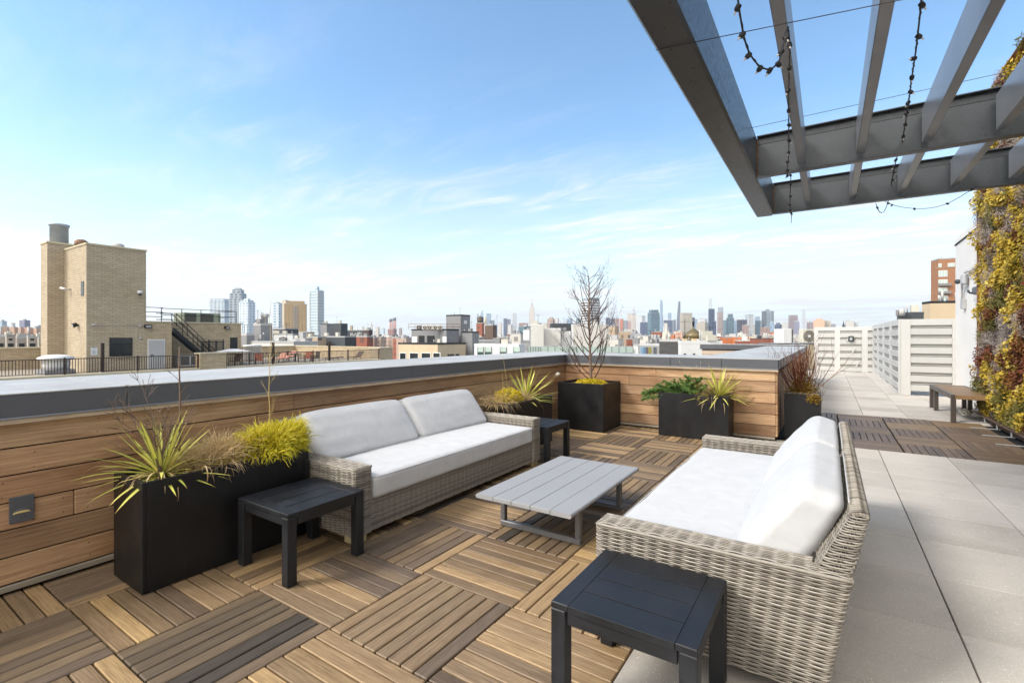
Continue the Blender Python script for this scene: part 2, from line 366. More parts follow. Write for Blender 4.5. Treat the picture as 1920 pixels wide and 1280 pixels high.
tag(b.build('deck_strip',[M_deck2,M_dark]),'dark slatted deck strip crossing the pavers',kind='structure')
b=MB(); P=.6075
def pavers(x0,x1,y0,y1,ox,oy):
    i0=math.floor((x0-ox)/P); 
    for i in range(i0,math.ceil((x1-ox)/P)):
        for j in range(math.floor((y0-oy)/P),math.ceil((y1-oy)/P)):
            a,c=max(x0,ox+i*P+.0036),min(x1,ox+(i+1)*P-.0036); d,e=max(y0,oy+j*P+.0026),min(y1,oy+(j+1)*P-.0026)
            if c-a<.02 or e-d<.02: continue
            dz=nr.uniform(-.001,.0006)
            b.cbox((a,d,-.045),(c,e,dz),.0022,0,float(nr.rand()))

pavers(-.70,2.3,-4,7.13,.497,2.94)
pavers(-.70,2.35,10.135,22.3,.497,2.94)
tag(b.build('paver_terrace',M_pav),'pale concrete pavers with dark joints',kind='structure')
# ------------------------------------------------------------------ parapets
PW=.1417
def cladding(b,screws,fixed,axis,a0,a1,out,z0=.052,rows=6,seed=1):
    """planks on a vertical plane; axis = long axis (0 x / 1 y); fixed = plane coordinate, out = +1/-1 direction of the face"""
    q=random.Random(seed)
    for k in range(rows):
        s=a0-q.uniform(0,2.2); zb=z0+k*PW
        while s<a1:
            e=s+q.uniform(1.9,3.6); lo,hi=max(s,a0),min(e,a1)
            if a1-hi<.5: hi=a1; e=a1+1
            if hi-lo>.03:
                t0,t1=sorted((fixed,fixed-out*.02)); pr=q.uniform(-.0015,.0015)
                A=[0,0,zb+.003]; B=[0,0,zb+PW-.004]; A[axis]=lo+.0015; B[axis]=hi-.0015; A[1-axis]=t0+(pr if out>0 else pr); B[1-axis]=t1+pr
                b.cbox(A,B,.003,axis,q.random())
                u=lo+.06
                while u<hi:
                    for dz in (.03,PW-.035):
                        c=[0,0,zb+dz+q.uniform(-.004,.004)]; c[axis]=u+q.uniform(-.004,.004); c[1-axis]=fixed+pr; d=list(c); d[1-axis]+=out*.0012
                        screws.tube([c,d],.0032,6,sm=False)
                    u+=.61 if u+.61<hi-.1 or u>hi-.08 else max(.05,hi-.05-u)
            s=e
M_screw=plain('screw_holes','2a1d14',.7)
WX=-3.57; FY=7.0; CT=1.04
def coping(t,pts,name='coping'):
    pass
# left parapet
t=thing('parapet_wall','long timber clad parapet with grey metal coping behind the left sofa','parapet',(WX-.5,2,0)); t['_o']=(WX-.5,2,0)
b=MB(); s=MB(); cladding(b,s,WX,1,-2.6,FY,1,seed=3); b.build('cladding',M_clad,t,world=True); s.build('screws',M_screw,t,world=True)
b=MB(); b.box((-4.58,-7,-.04),(WX-.024,8.0,.99)); b.build('core_wall',M_dark,t,world=True)
def cap_run(t,axis,plane,out,a0,a1,back,gap0=0,seams=()):
    """fascia + lip + trim + top sheet for a straight parapet run"""
    def bb(mb,a,bn,p0,p1,z0,z1,rnd=0,ch=.002):
        lo=[0,0,z0];hi=[0,0,z1];lo[axis]=a;hi[axis]=bn; q=sorted((p0,p1)); lo[1-axis]=q[0];hi[1-axis]=q[1]; mb.cbox(lo,hi,ch,axis,rnd)
    m1=MB(); cuts=[a0]+list(seams)+[a1]
    for u,w in zip(cuts[:-1],cuts[1:]): bb(m1,u+.0015,w-.0015,plane+out*.035,plane+out*.026,.925,CT)
    f=m1.build('fascia',M_fascia,t,world=True)
    m2=MB(); bb(m2,a0,a1,plane+out*.043,plane+out*.0,.914,.9245); m2.build('drip_edge',M_lip,t,world=True)
    m3=MB(); bb(m3,a0,a1,plane+out*.038,plane-out*.02,.889,.9135,.4); m3.build('trim_board',M_trimw,t,world=True)
    return f
cap_run(t,1,WX,1,-4,FY-.04,None,seams=(-1.3,1.15,3.54,6.0))
b=MB()
for u,w in zip((-7,-1.3,1.15,3.54,6.0),(-1.3,1.15,3.54,6.0,8.03)): 
    b.cbox((-4.63,u+.002,CT+.001),(WX+.037,w-.002,CT+.009),.002,1)
    b.box((-4.62,w-.012,CT+.009),(WX+.03,w+.012,CT+.011),1)
b.cbox((-4.64,-7,.6),(-4.63,8.03,CT+.008),.002,1)
b.build('coping',M_cap,t,world=True)
# far parapet
t=thing('parapet_wall','shorter timber clad parapet with grey metal coping behind the juniper planter','parapet',(-2,FY+.4,0)); t['_o']=(-2,FY+.4,0)
b=MB(); s=MB(); cladding(b,s,FY,0,WX,-.565,-1,seed=11); b.build('cladding',M_clad,t,world=True); s.build('screws',M_screw,t,world=True)
b=MB(); b.box((WX,FY+.024,-.04),(-.57,7.9,.99)); b.build('core_wall',M_dark,t,world=True)
cap_run(t,0,FY,-1,WX+.036,-.53,None,seams=(-1.88,-1.2))
b=MB()
for u,w in zip((WX+.04,-1.88,-1.2),(-1.88,-1.2,-.51)): b.cbox((u+.002,FY-.037,CT+.001),(w-.002,7.93,CT+.009),.002,0)
b.build('coping',M_cap,t,world=True)
b=MB(); b.cbox((WX+.02,FY-.012,.018),(-.57,FY+.015,.048),.003,0); b.cbox((WX-.015,-2.6,.018),(WX+.012,FY-.015,.048),.003,1); tag(b.build('base_flashing',plain('weathered_flashing','8f8575',.6,.1)),'grey flashing strip along the foot of the parapets','flashing')
# side parapet running back from the corner (its face looks to +x)
t=thing('parapet_wall','narrow parapet running away behind the red twig dogwood','parapet',(-1,11,0)); t['_o']=(-1,11,0)
b=MB(); s=MB()
for k in range(6): b.cbox((-.565,FY-.0,.052+k*PW+.003),(-.54,FY+.14,.052+(k+1)*PW-.004),.003,1,rg.random())
for k in range(64):
    y=FY+.145+k*.14; b.cbox((-.562,y,.052),(-.541,y+.134,.885),.003,2,rg.random())
b.build('cladding',M_clad,t,world=True)
b=MB(); b.box((-1.5,7.95,-.04),(-.58,17,.99)); b.build('core_wall',M_dark,t,world=True)
m1=MB(); m1.cbox((-.526,FY-.03,.925),(-.516,16.9,CT),.002,1); m1.build('fascia',M_fascia,t,world=True)
b=MB(); b.cbox((-1.54,7.94,CT+.001),(-.512,16.9,CT+.0085),.002,1); b.build('coping',M_cap,t,world=True)
# distant parapet across the light well
t=thing('parapet_wall','distant timber clad parapet with dark coping beyond the far corner','parapet',(-2.5,16.5,0)); t['_o']=(-2.5,16.5,0)
b=MB(); s=MB(); cladding(b,s,16.3,0,-3.4,-1.56,-1,z0=.052,seed=5); b.build('cladding',plain('pale_cladding','b5a493',.8,0,.15,4),t,world=True)
b=MB(); b.box((-3.4,16.33,-3),(-.9,17.2,1.0)); b.build('core_wall',M_dark,t,world=True)
b=MB(); b.cbox((-3.45,16.25,.93),(-.6,16.27,1.075),.003,0); b.build('fascia',M_fascia,t,world=True)
b=MB(); b.cbox((-3.45,16.24,1.076),(-.5,17.25,1.085),.002,0); b.build('coping',M_cap,t,world=True)
# ------------------------------------------------------------------ step lights
def steplight(loc,rz,label):
    t=thing('step_light',label,'light',loc,rz)   # local: face looks to +x, y = width, z = height
    b=MB(); b.cbox((0,-.047,-.068),(.009,.047,.068),.002,1)
    b.tube([(.009,0,.045),(.0105,0,.045)],.004,8,sm=False)
    b.build('face_plate',M_fascia,t)
    b=MB(); th=np.linspace(-1,1,13); pts=[(.013,.038*a,-.012+.012*(1-a*a)) for a in th]; b.tube(pts,[.001+.004*(1-a*a) for a in th],6); b.build('hood',M_fascia,t)
    b=MB(); pts=[(.0095,.034*a,-.020+.010*(1-a*a)) for a in th]; b.tube(pts,[.001+.011*(1-a*a) for a in th],6,flat=.3); b.build('lens',plain('warm_lens','f2dc9c',.3),t)
    b=MB(); b.tube([(.009,0,-.045),(.011,0,-.045)],.003,8,sm=False); b.tube([(.009,.012,-.04),(.0105,.012,-.043)],.002,6,sm=False); b.build('screw',M_screw,t)
    return t
steplight((WX+.003,.70,.435),0,'grey louvred step light set in the left timber parapet')
steplight((-1.985,FY-.003,.45),-math.pi/2,'small dark step light beside the left end of the juniper planter')
# ================================================================== wicker
m=Mt('wicker_strand',.5); r=m.attr(); v=m.coord('Object'); c=m.ramp(r,[(0,'6e675e'),(.35,'918a7e'),(.7,'a79f94'),(1,'827a70')]); f=m.noise(v,60,3,.6)
c=m.mix(m.rng(f,.35,.7,0,.3),c,'6f6455'); m.col(c); M_wick=m.m
M_wickd=plain('wicker_core','2a231c',.9)
m=Mt('cushion_fabric',.85,0,.25); v=m.coord('Object'); f=m.noise(v,9,5,.6,.8); w=m.noise(v,700,2,.5); big=m.noise(v,3.2,4,.55,1.2)
m.col(m.mix(m.rng(f,.3,.7),'b3b3b3','bdbdbd')); mm=m.math('ADD',m.math('MULTIPLY',big,.35),m.math('MULTIPLY',w,.035)); m.b.inputs['Sheen Weight'].default_value=.15
m.bump(mm,.010,.5); M_fab=m.m
M_pale=plain('pale_wood_block','b0a078',.7)
def strand(b,P,Nm,rr,th,rnd):
    """P (n,3) centreline, Nm (n,3) surface normal; 6-sided lens section"""
    b.tube(P,rr,6,rnd=rnd,flat=th,nrm=Nm,cap=False)
def weave(b,fn,Lu,vs,pitch_u=.052,closed=False,ph=0,r=.0037,amp=.0030,spl=5,stakes=True):
    """fn(u array in 0..1, v)-> points, normals ; wefts at each v in vs; stakes at regular u"""
    ns=max(2,int(round(Lu/pitch_u))); 
    if closed and ns%2: ns+=1
    n=ns*spl+1; u=np.linspace(0,1,n)
    for k,v in enumerate(vs):
        P,Nn=fn(u,v); off=amp*np.cos(np.pi*ns*u+np.pi*(k+ph))
        strand(b,P+Nn*(off[:,None]+.003),Nn,r,.62,float(nr.rand()))
    if stakes:
        for i in range(ns+(0 if closed else 1)):
            for d in (-.0065,.0065):
                uu=np.clip((i)/ns+d/Lu,0,1); vv=np.linspace(vs[0],vs[-1],max(2,int(abs(vs[-1]-vs[0])/.02)))
                pts=[];nn=[]
                for v in vv:
                    P,Nn=fn(np.array([uu]),v); pts.append(P[0]+Nn[0]*.0015); nn.append(Nn[0])
                b.tube(pts,.0045,5,rnd=float(nr.rand()*.4),nrm=np.cross(np.gradient(np.array(pts),axis=0),nn),cap=False)
def rrect(x0,x1,y0,y1,r,u,outward=1):
    """rounded rectangle loop: points & normals for u in 0..1 (ccw from mid of the x0 side)"""
    segs=[]; 
    import math as M
    w,h=x1-x0-2*r,y1-y0-2*r; q=M.pi*r/2
    Ls=[h/2,q,w,q,h,q,w,q,h/2]; tot=sum(Ls); s=np.asarray(u)*tot; P=np.zeros((len(s),2)); Nn=np.zeros((len(s),2))
    for i,si in enumerate(s):
        k=0
        while k<8 and si>Ls[k]: si-=Ls[k]; k+=1
        if k==0: p=(x0,(y0+y1)/2-si); n=(-1,0)
        elif k==1: a=M.pi+si/r; p=(x0+r+r*M.cos(a),y0+r+r*M.sin(a)); n=(M.cos(a),M.sin(a))
        elif k==2: p=(x0+r+si,y0); n=(0,-1)
        elif k==3: a=-M.pi/2+si/r; p=(x1-r+r*M.cos(a),y0+r+r*M.sin(a)); n=(M.cos(a),M.sin(a))
        elif k==4: p=(x1,y0+r+si); n=(1,0)
        elif k==5: a=si/r; p=(x1-r+r*M.cos(a),y1-r+r*M.sin(a)); n=(M.cos(a),M.sin(a))
        elif k==6: p=(x1-r-si,y1); n=(0,1)
        elif k==7: a=M.pi/2+si/r; p=(x0+r+r*M.cos(a),y1-r+r*M.sin(a)); n=(M.cos(a),M.sin(a))
        else: p=(x0,y1-r-si); n=(-1,0)
        P[i]=p;Nn[i]=n
    return P,Nn,tot
WP=.0081
def xb(z): return .40+.178*(z-.05) if z<.5 else .48+.26*(z-.5)
def sofa(loc,rz,label):
    t=thing('wicker_sofa',label,'sofa',loc,rz,'white cushioned wicker sofas')
    # local: front -x, length along y
    for sgn in (-1,1):
        yo,yi=sorted((sgn*1.185,sgn*1.045)); arm=MB(); core=MB()
        def fn(u,z):
            P,Nn,tot=rrect(-.48,xb(z),yo,yi,.018,u); return np.c_[P,np.full(len(P),z)],np.c_[Nn,np.zeros(len(P))]
        _,_,tot=rrect(-.48,.44,yo,yi,.018,np.array([0.]))
        vs=np.arange(.056,.484,WP); weave(arm,fn,tot,vs,.054,True)
        # top: strands run along the arm, bulging over the cross stakes
        def ft(u,v): 
            x=-.478+u*(xb(.5)-.005+.478); P=np.c_[x,np.full(len(u),v),np.full(len(u),.489)]; e=min(abs(v-yo),abs(v-yi)); P[:,2]-=max(0,.014-e)*.5
            return P,np.tile([0,0,1.],(len(u),1))
        vt=np.arange(yo+.007,yi-.003,.0084); weave(arm,ft,.95,vt,.054,False,r=.0044,amp=.0024)
        e=MB()
        for y in (yo+.002,yi-.002): arm.tube([(x,y,.486) for x in np.linspace(-.478,xb(.5),30)],.007,6,rnd=.4)
        for x in (-.478,xb(.49)): arm.tube([(x,yy,.486) for yy in np.linspace(yo,yi,8)],.007,6,rnd=.5)
        for y in (yo+.01,yi-.01): arm.tube([(-.478,y,z) for z in np.linspace(.05,.488,10)],.005,6,rnd=.2)
        c=[(-.472,yo+.008),(xb(.05)-.01,yo+.008),(xb(.05)-.01,yi-.008),(-.472,yi-.008)]; tp=[(-.472,yo+.008),(xb(.48)-.01,yo+.008),(xb(.48)-.01,yi-.008),(-.472,yi-.008)]
        core.prism(c,.052,.482,top=tp,mi=0)
        a=arm.build('arm',M_wick,t); core.build('arm_core',M_wickd,a)
    # seat base
    sb=MB()
    def ff(u,z): return np.c_[np.full(len(u),-.462),-1.045+u*2.09,np.full(len(u),z)],np.tile([-1.,0,0],(len(u),1))
    weave(sb,ff,2.09,np.arange(.056,.262,WP),.054,False)
    sb.tube([(-.460,y,.262) for y in np.linspace(-1.045,1.045,40)],.008,6,rnd=.5)
    s=sb.build('seat_base',M_wick,t); c=MB(); c.box((-.455,-1.046,.052),(.40,1.046,.245)); c.build('seat_core',M_wickd,s)
    # back: outside sheet, sloping top, inside sheet - one loop around the ends
    bk=MB(); y0,y1=-1.165,1.165
    def xi(z): return .33+ (z-.42)*.56
    def fb(u,z):
        zz=z; th=max(.042,xb(zz)-xi(max(zz,.42))) 
        r=min(.018,th*.45); dr=max(0,(zz-.5))*.35
        P,Nn,tot=rrect(xb(zz)-th,xb(zz),y0+dr,y1-dr,r,u); return np.c_[P,np.full(len(P),zz)],np.c_[Nn*.97,np.full(len(P),-.12)]
    weave(bk,fb,4.7,np.arange(.50,.694,WP),.054,True)
    def fo(u,z): return np.c_[np.full(len(u),xb(z)),-1.04+u*2.08,np.full(len(u),z)],np.tile([.98,0,-.15],(len(u),1))
    weave(bk,fo,2.08,np.arange(.056,.50,WP),.054,False)
    zt=.70; 
    for dx in (.004,.014,.024,.034,.044): bk.tube([(xb(zt)-dx,y,zt-abs(dx-.024)*.25) for y in np.linspace(y0+.07,y1-.07,60)],.0068,6,rnd=float(nr.rand()))
    for k in range(90):
        y=y0+.08+k*(y1-y0-.16)/89; bk.tube([(xb(.68)+.006,y,.683),(xb(zt),y,.706),(xb(zt)-.024,y,.712),(xb(zt)-.048,y,.704),(xb(.68)-.052,y,.683)],.0052,5,rnd=float(nr.rand()))
    bo=bk.build('back',M_wick,t); c=MB()
    c.prism([(.36,-1.10),(xb(.3)-.008,-1.10),(xb(.3)-.008,1.10),(.36,1.10)],.30,.50); c.prism([(xi(.5)+.01,-1.14),(xb(.5)-.008,-1.14),(xb(.5)-.008,1.14),(xi(.5)+.01,1.14)],.49,.69,top=[(xb(.69)-.034,-1.085),(xb(.69)-.008,-1.085),(xb(.69)-.008,1.085),(xb(.69)-.034,1.085)])
    c.build('back_core',M_wickd,bo)
    for x in (-.41,.33):
        for y in (-1.12,1.12): c=MB(); c.cbox((x-.05,y-.05,0),(x+.05,y+.05,.051),.003,2); c.build('foot',M_pale,t)
    # cushions
    cushion(t,'seat_cushion',[(-.49,-1.035),(.34,1.035)],.255,.415,.035,.012,seed=3+int(rz))
    for sgn in (-1,1):
        ya,yb=(-1.035,-.004) if sgn<0 else (.004,1.035)
        cushion_w(t,'back_cushion',ya,yb,seed=9+sgn)
    return t
def cube_surface(n):
    V={};vl=[];Q=[]
    def vid(p):
        k=tuple(int(round(c*1000)) for c in p)
        if k not in V: V[k]=len(vl); vl.append(p)
        return V[k]
    g=np.linspace(-1,1,n+1)
    g=np.sign(g)*np.abs(g)**.75
    for a in range(3):
        b,c=[q for q in range(3) if q!=a]
        for s in (-1,1):
            for i in range(n):
                for j in range(n):
                    f=[]
                    for (di,dj) in ((0,0),(1,0),(1,1),(0,1)):
                        p=[0,0,0];p[a]=s;p[b]=g[i+di];p[c]=g[j+dj];f.append(vid(tuple(p)))
                    e1=(a,b,c) in ((0,1,2),(2,0,1),(1,2,0))
                    if (s>0)!=e1: f=f[::-1]
                    Q.append(f)
    return np.array(vl),np.array(Q)
CV,CQ=cube_surface(40)
def rbox(h,r,puff):
    h=np.array(h); P=CV*h; inner=h-r; cl=np.clip(P,-inner,inner); d=P-cl; ln=np.linalg.norm(d,axis=1)[:,None]; 
    Pn=cl+np.where(ln>1e-9,d/np.maximum(ln,1e-9),0)*r
    return Pn
def cushion(t,name,xy,z0,z1,r,puff,seed=0):
    (x0,y0),(x1,y1)=xy; h=((x1-x0)/2,(y1-y0)/2,(z1-z0)/2); P=rbox(h,r,puff); q=P/np.array(h)
    P[:,2]+=np.sign(P[:,2])*puff*(1-q[:,0]**4)*(1-q[:,1]**4)*(P[:,2]>0)
    sag=.003*np.array([mnoise.noise(Vector((p[0]*3,p[1]*3+seed,p[2]*2))) for p in P]); P[:,2]+=sag
    P[:,0]+=.005*np.array([mnoise.noise(Vector((p[1]*5,p[2]*9,seed+3))) for p in P])*(np.abs(q[:,0])>.9)
    P+=np.array([(x0+x1)/2,(y0+y1)/2,(z0+z1)/2]); b=MB(); b.quads(P,CQ,None,0,0,True); o=b.build(name,M_fab,t)
    s=MB(); 
    for dz in (.0+r*.35,): 
        u=np.linspace(0,1,161); pp,_,_=rrect(x0+r*.12,x1-r*.12,y0+r*.12,y1-r*.12,r,u); s.tube(np.c_[pp,np.full(len(pp),z1-r*.32)],.0036,6)
    s.build('piping',M_fab,o); return o
def cushion_w(t,name,ya,yb,seed=0):
    h=(1,(yb-ya)/2,1); P=rbox((.11,(yb-ya)/2,.19),.062,0); q=P/np.array((.11,(yb-ya)/2,.19))
    s=(q[:,0]+1)/2; w=(q[:,2]+1)/2
    # front bottom, back bottom, front top, back top in xz
    fb,bb,ft,bt=np.array([.04,.405]),np.array([.345,.41]),np.array([.325,.778]),np.array([.478,.728])
    X=((1-s)*(1-w))[:,None]*fb+(s*(1-w))[:,None]*bb+((1-s)*w)[:,None]*ft+(s*w)[:,None]*bt
    pf=.028*(1-np.clip(np.abs(q[:,1]),0,1)**3)*np.sin(np.pi*np.clip(w,0,1)); nz=np.array([mnoise.noise(Vector((a*4+seed,c*6,s_*5))) for a,c,s_ in zip(P[:,1],w,s)])
    X[:,0]-=np.where(s<.5,pf,0)+nz*.003; X[:,1]+=.003*nz-.018*np.abs(q[:,1])**6*w
    V=np.c_[X[:,0],P[:,1]+(ya+yb)/2,X[:,1]]; b=MB(); b.quads(V,CQ,None,0,0,True); o=b.build(name,M_fab,t)
    s=MB()
    for i,(A,B) in enumerate(((ft,bt),)):
        pass
    yy=np.linspace(ya+.03,yb-.03,40); s.tube([(bt[0]-.002,y,bt[1]-.004-.016*abs((y-(ya+yb)/2)/((yb-ya)/2))**6) for y in yy],.0025,6)
    for y in (): s.tube([(bb[0]+(bt[0]-bb[0])*k+.002,y,bb[1]+(bt[1]-bb[1])*k-.01) for k in np.linspace(.1,.95,14)],.0025,6)
    s.build('piping',M_fab,o); return o
sofa((-.41,3.245,0),0,'white cushioned wicker sofa on the right, seen from its arm and curved back')
sofa((-3.01,3.20,0),math.pi,'white cushioned wicker sofa against the left parapet')
# ================================================================== tables
m=Mt('black_painted_wood',.48,0,.35); v=m.coord('UV',(3,60,1)); g=m.noise(v,1,6,.6); o=m.coord('Object'); f=m.noise(o,7,6,.7)
m.col(m.mix(m.rng(f,.46,.7,0,.55),m.mix(m.rng(g,.3,.7),'17181a','1f2023'),'2e3035')); m.rough(m.rng(f,.3,.7,.36,.58)); m.bump(g,.0005,.4); M_blk=m.m
def side_table(loc,rz,label):
    t=thing('side_table',label,'side table',loc,rz,'black slatted side tables')
    h=.395; S=.2525; e=.068; th=.024
    b=MB(); b.cbox((-S,-S,h-th),(-S+e,S,h),.0025,1); b.cbox((S-e,-S,h-th),(S,S,h),.0025,1)   # end boards run along y
    w=2*S/4
    for k in range(4): 
        g0=.0010 if k==0 else .0031; g1=.0010 if k==3 else .0031
        b.cbox((-S+e+.0006,-S+k*w+(g0 if k else 0),h-th),(S-e-.0006,-S+(k+1)*w-(g1 if k<3 else 0),h-.0004),.0004,0)
    b.build('tabletop',M_blk,t)
    b=MB(); i=.008
    for s in (-1,1):
        a=sorted((s*(S-i),s*(S-i-.018))); b.cbox((-S+.062,a[0],h-th-.048),(S-.062,a[1],h-th-.0005),.002,0); b.cbox((a[0],-S+.062,h-th-.048),(a[1],S-.062,h-th-.0005),.002,1)
    b.build('apron',M_blk,t)
    for sx in (-1,1):
        for sy in (-1,1):
            b=MB(); x=sorted((sx*S,sx*(S-.056))); y=sorted((sy*S,sy*(S-.056))); b.cbox((x[0],y[0],.002),(x[1],y[1],h-th-.0006),.003,2); b.build('leg',M_blk,t)
    return t
tb=side_table((-.583,1.778,0),0,'black slatted side table in front, beside the arm of the right sofa')
index_kids()
dup(tb,(-2.657,1.735,0),math.pi/2,'black slatted side table between the long grassy planter and the left sofa')
dup(tb,(-2.688,4.638,0),math.pi/2,'black slatted side table at the far arm of the left sofa')
M_gry=plain('grey_powder_coat','8f8f90',.5,.0,.04,2,.35); M_grl=plain('grey_leg_coat','6c6c6d',.38,.35,.05,2)
t=thing('coffee_table','low grey metal coffee table with a planked top between the two sofas','coffee table',(-1.632,3.19,0))
b=MB(); z=.287; x0=-.358; w=.716/5
for k in range(5):
    a=x0+k*w+(.0015 if k else 0); c=x0+(k+1)*w-(.0015 if k<4 else 0)
    if k in (1,2,3): b.cbox((a,-.612,z-.028),(c,.612,z),.002,1)
    else:
        n=9; pr=[]; rr=.014
        if k==0: arc=[(a+rr+rr*math.cos(q),z-rr+rr*math.sin(q)) for q in np.linspace(math.pi/2,3*math.pi/2,n)]; pr=arc+[(c,z-.028),(c,z)]
        else: arc=[(c-rr+rr*math.cos(q),z-rr+rr*math.sin(q)) for q in np.linspace(-math.pi/2,math.pi/2,n)]; pr=[(a,z),(a,z-.028)]+arc
        pr=np.array(pr); nn=len(pr); v=np.r_[np.c_[pr[:,0],np.full(nn,-.612),pr[:,1]],np.c_[pr[:,0],np.full(nn,.612),pr[:,1]]]
        b.quads(v,[(i,(i+1)%nn,(i+1)%nn+nn,i+nn)[::-1] for i in range(nn)]); b.P.append(([b.n-2*nn+i for i in range(nn)],0,0)); b.P.append(([b.n-nn+i for i in range(nn)][::-1],0,0))
b.build('tabletop',M_gry,t)
for sy in (-.352,.372):
    b=MB(); y0=sy-.02;y1=sy+.02
    b.cbox((-.322,y0,.002),(.30,y1,.04),.005,0); 
    b.cbox((-.322,y0+.0005,.04),(-.284,y1-.0005,z-.029),.005,2); b.cbox((.262,y0+.0005,.04),(.30,y1-.0005,z-.029),.005,2); b.cbox((-.284,y0+.001,z-.05),(.262,y1-.001,z-.0285),.003,0)
    b.build('leg_frame',M_grl,t)
# ================================================================== planters
m=Mt('planter_black',.40,.0,.4); v=m.coord('Object'); f=m.noise(v,5,5,.6); sk=m.noise(m.coord('Object',(9,9,.9)),2.2,5,.7); c=m.mix(m.rng(f,.3,.7),'0e0e10','161618'); m.col(m.mix(m.rng(sk,.56,.78,0,.35),c,'3a3835')); m.rough(m.rng(f,.3,.7,.34,.5)); m.bump(m.noise(v,300,2,.5),.0003,.3); M_plt=m.m
m=Mt('soil_mulch',.95); v=m.coord('Object'); f=m.noise(v,40,6,.7); m.col(m.ramp(f,[(.3,'1d1610'),(.5,'4a3a2a'),(.7,'8d7a5c')])); m.bump(f,.02,1); M_soil=m.m
def planter(x0,x1,y0,y1,h,label,soil=.035):
    t=thing('planter_box',label,'planter',((x0+x1)/2,(y0+y1)/2,0)); t['_o']=((x0+x1)/2,(y0+y1)/2,0); w=.022; b=MB(); z0=.004
    b.cbox((x0,y0,z0),(x1,y0+w,h),.0025,2); b.cbox((x0,y1-w,z0),(x1,y1,h),.0025,2); b.cbox((x0,y0+w+.0003,z0),(x0+w,y1-w-.0003,h-.0004),.0025,2); b.cbox((x1-w,y0+w+.0003,z0),(x1,y1-w-.0003,h-.0004),.0025,2)
    b.build('box',M_plt,t,world=True)
    b=MB(); n=24; xs=np.linspace(x0+w,x1-w,n); ys=np.linspace(y0+w,y1-w,n); V=[(x,y,h-soil+.012*mnoise.noise(Vector((x*14,y*14,h*7)))) for y in ys for x in xs]
    b.quads(V,[(j*n+i,j*n+i+1,(j+1)*n+i+1,(j+1)*n+i) for j in range(n-1) for i in range(n-1)],sm=True); b.build('soil',M_soil,t,world=True)
    return t
planter(-3.36,-2.975,1.03,1.99,.583,'long black planter in front left, holding yucca and golden cypress')
planter(-3.36,-2.965,4.50,5.45,.583,'black planter half hidden behind the far arm of the left sofa')
planter(-3.33,-2.615,6.29,6.95,.671,'tall square black planter in the corner holding a bare tree')
planter(-1.935,-1.05,6.58,6.95,.583,'long black planter holding the green juniper against the far parapet')
planter(-.485,-.08,7.25,7.65,.595,'narrow black planter holding the red twig dogwood at the end of the parapet')
# ================================================================== pergola
m=Mt('pergola_paint',.34,.15,.5); v=m.coord('Object'); f=m.noise(v,3,6,.65,.6); g=m.noise(v,40,3,.6)
m.col(m.mix(m.rng(f,.3,.7),'2f3336','3c4044')); m.rough(m.rng(g,.3,.7,.26,.42)); m.bump(g,.0006,.3); M_per=m.m
m=Mt('pergola_rafter_gloss',.3,.0,.6); v=m.coord('Object'); m.col(m.mix(m.rng(m.noise(v,4,5,.6),.3,.7),'63666a','72757a')); M_fin=m.m
M_rust=plain('weld_rust','7a5638',.8,0,.3,30)
t=thing('pergola','grey steel pergola frame with open rafters overhead','pergola',(.8,3,0)); t['_o']=(.8,3,0)
b=MB(); b.cbox((-.56,-3.2,2.45),(-.42,5.01,2.745),.012,1); b.build('edge_beam',M_per,t,world=True)
for (y,z0,z1) in ((3.80,2.455,2.745),(5.0,2.455,2.735)):
    b=MB(); b.box((-.419,y-.012,z0+.012),(2.1,y-.004,z1-.008),0); b.cbox((-.4185,y-.062,z0),(2.1,y-.003,z0+.0115),.002,0); b.cbox((-.4185,y-.05,z1-.0075),(2.1,y-.003,z1),.002,0)
    b.box((-.4188,y-.016,z1-.052),(2.1,y-.0125,z1-.048),0)
    o=b.build('cross_beam',M_per,t,world=True)
    w=MB()
    for k in range(26):
        z=z0+.02+k*(z1-z0-.04)/25; w.tube([(-.419,y-.02,z),(-.4135,y-.022,z+.004)],rg.uniform(.003,.006),6,sm=False)
    w.build('weld_bead',M_rust,o,world=False).location=(-.8,-3,0)
xs=[-.148+.318*k for k in range(8)]
for x in xs:
    if x>2.02: continue
    b=MB(); b.cbox((x-.022,-3.2,2.495),(x+.022,3.735,2.695),.003,1); b.cbox((x-.022,3.802,2.495),(x+.022,4.935,2.695),.003,1); b.build('rafter',M_fin,t,world=True)
b=MB(); b.cbox((-.5605,-3.1,0.0),(-.4195,-2.96,2.449),.004,2); b.build('post',M_per,t,world=True)
M_wire=plain('steel_wire','3c3a38',.5,.6); M_cab=plain('black_cable','121212',.5); M_bulb=plain('glass_bulb','c9c4b8',.15)
for q,(A,B,lab) in enumerate((((-.555,1.85,2.446),(2.14,2.44,2.446),'thin wire under the rafters nearest the camera'),((-.42,3.47,2.70),(2.14,3.44,2.70),'thin steel wire strung just before the nearer cross beam'))):
    b=MB(); b.tube([A,B],.0016,5); tag(b.build('guide_wire',M_wire),lab,'wire')
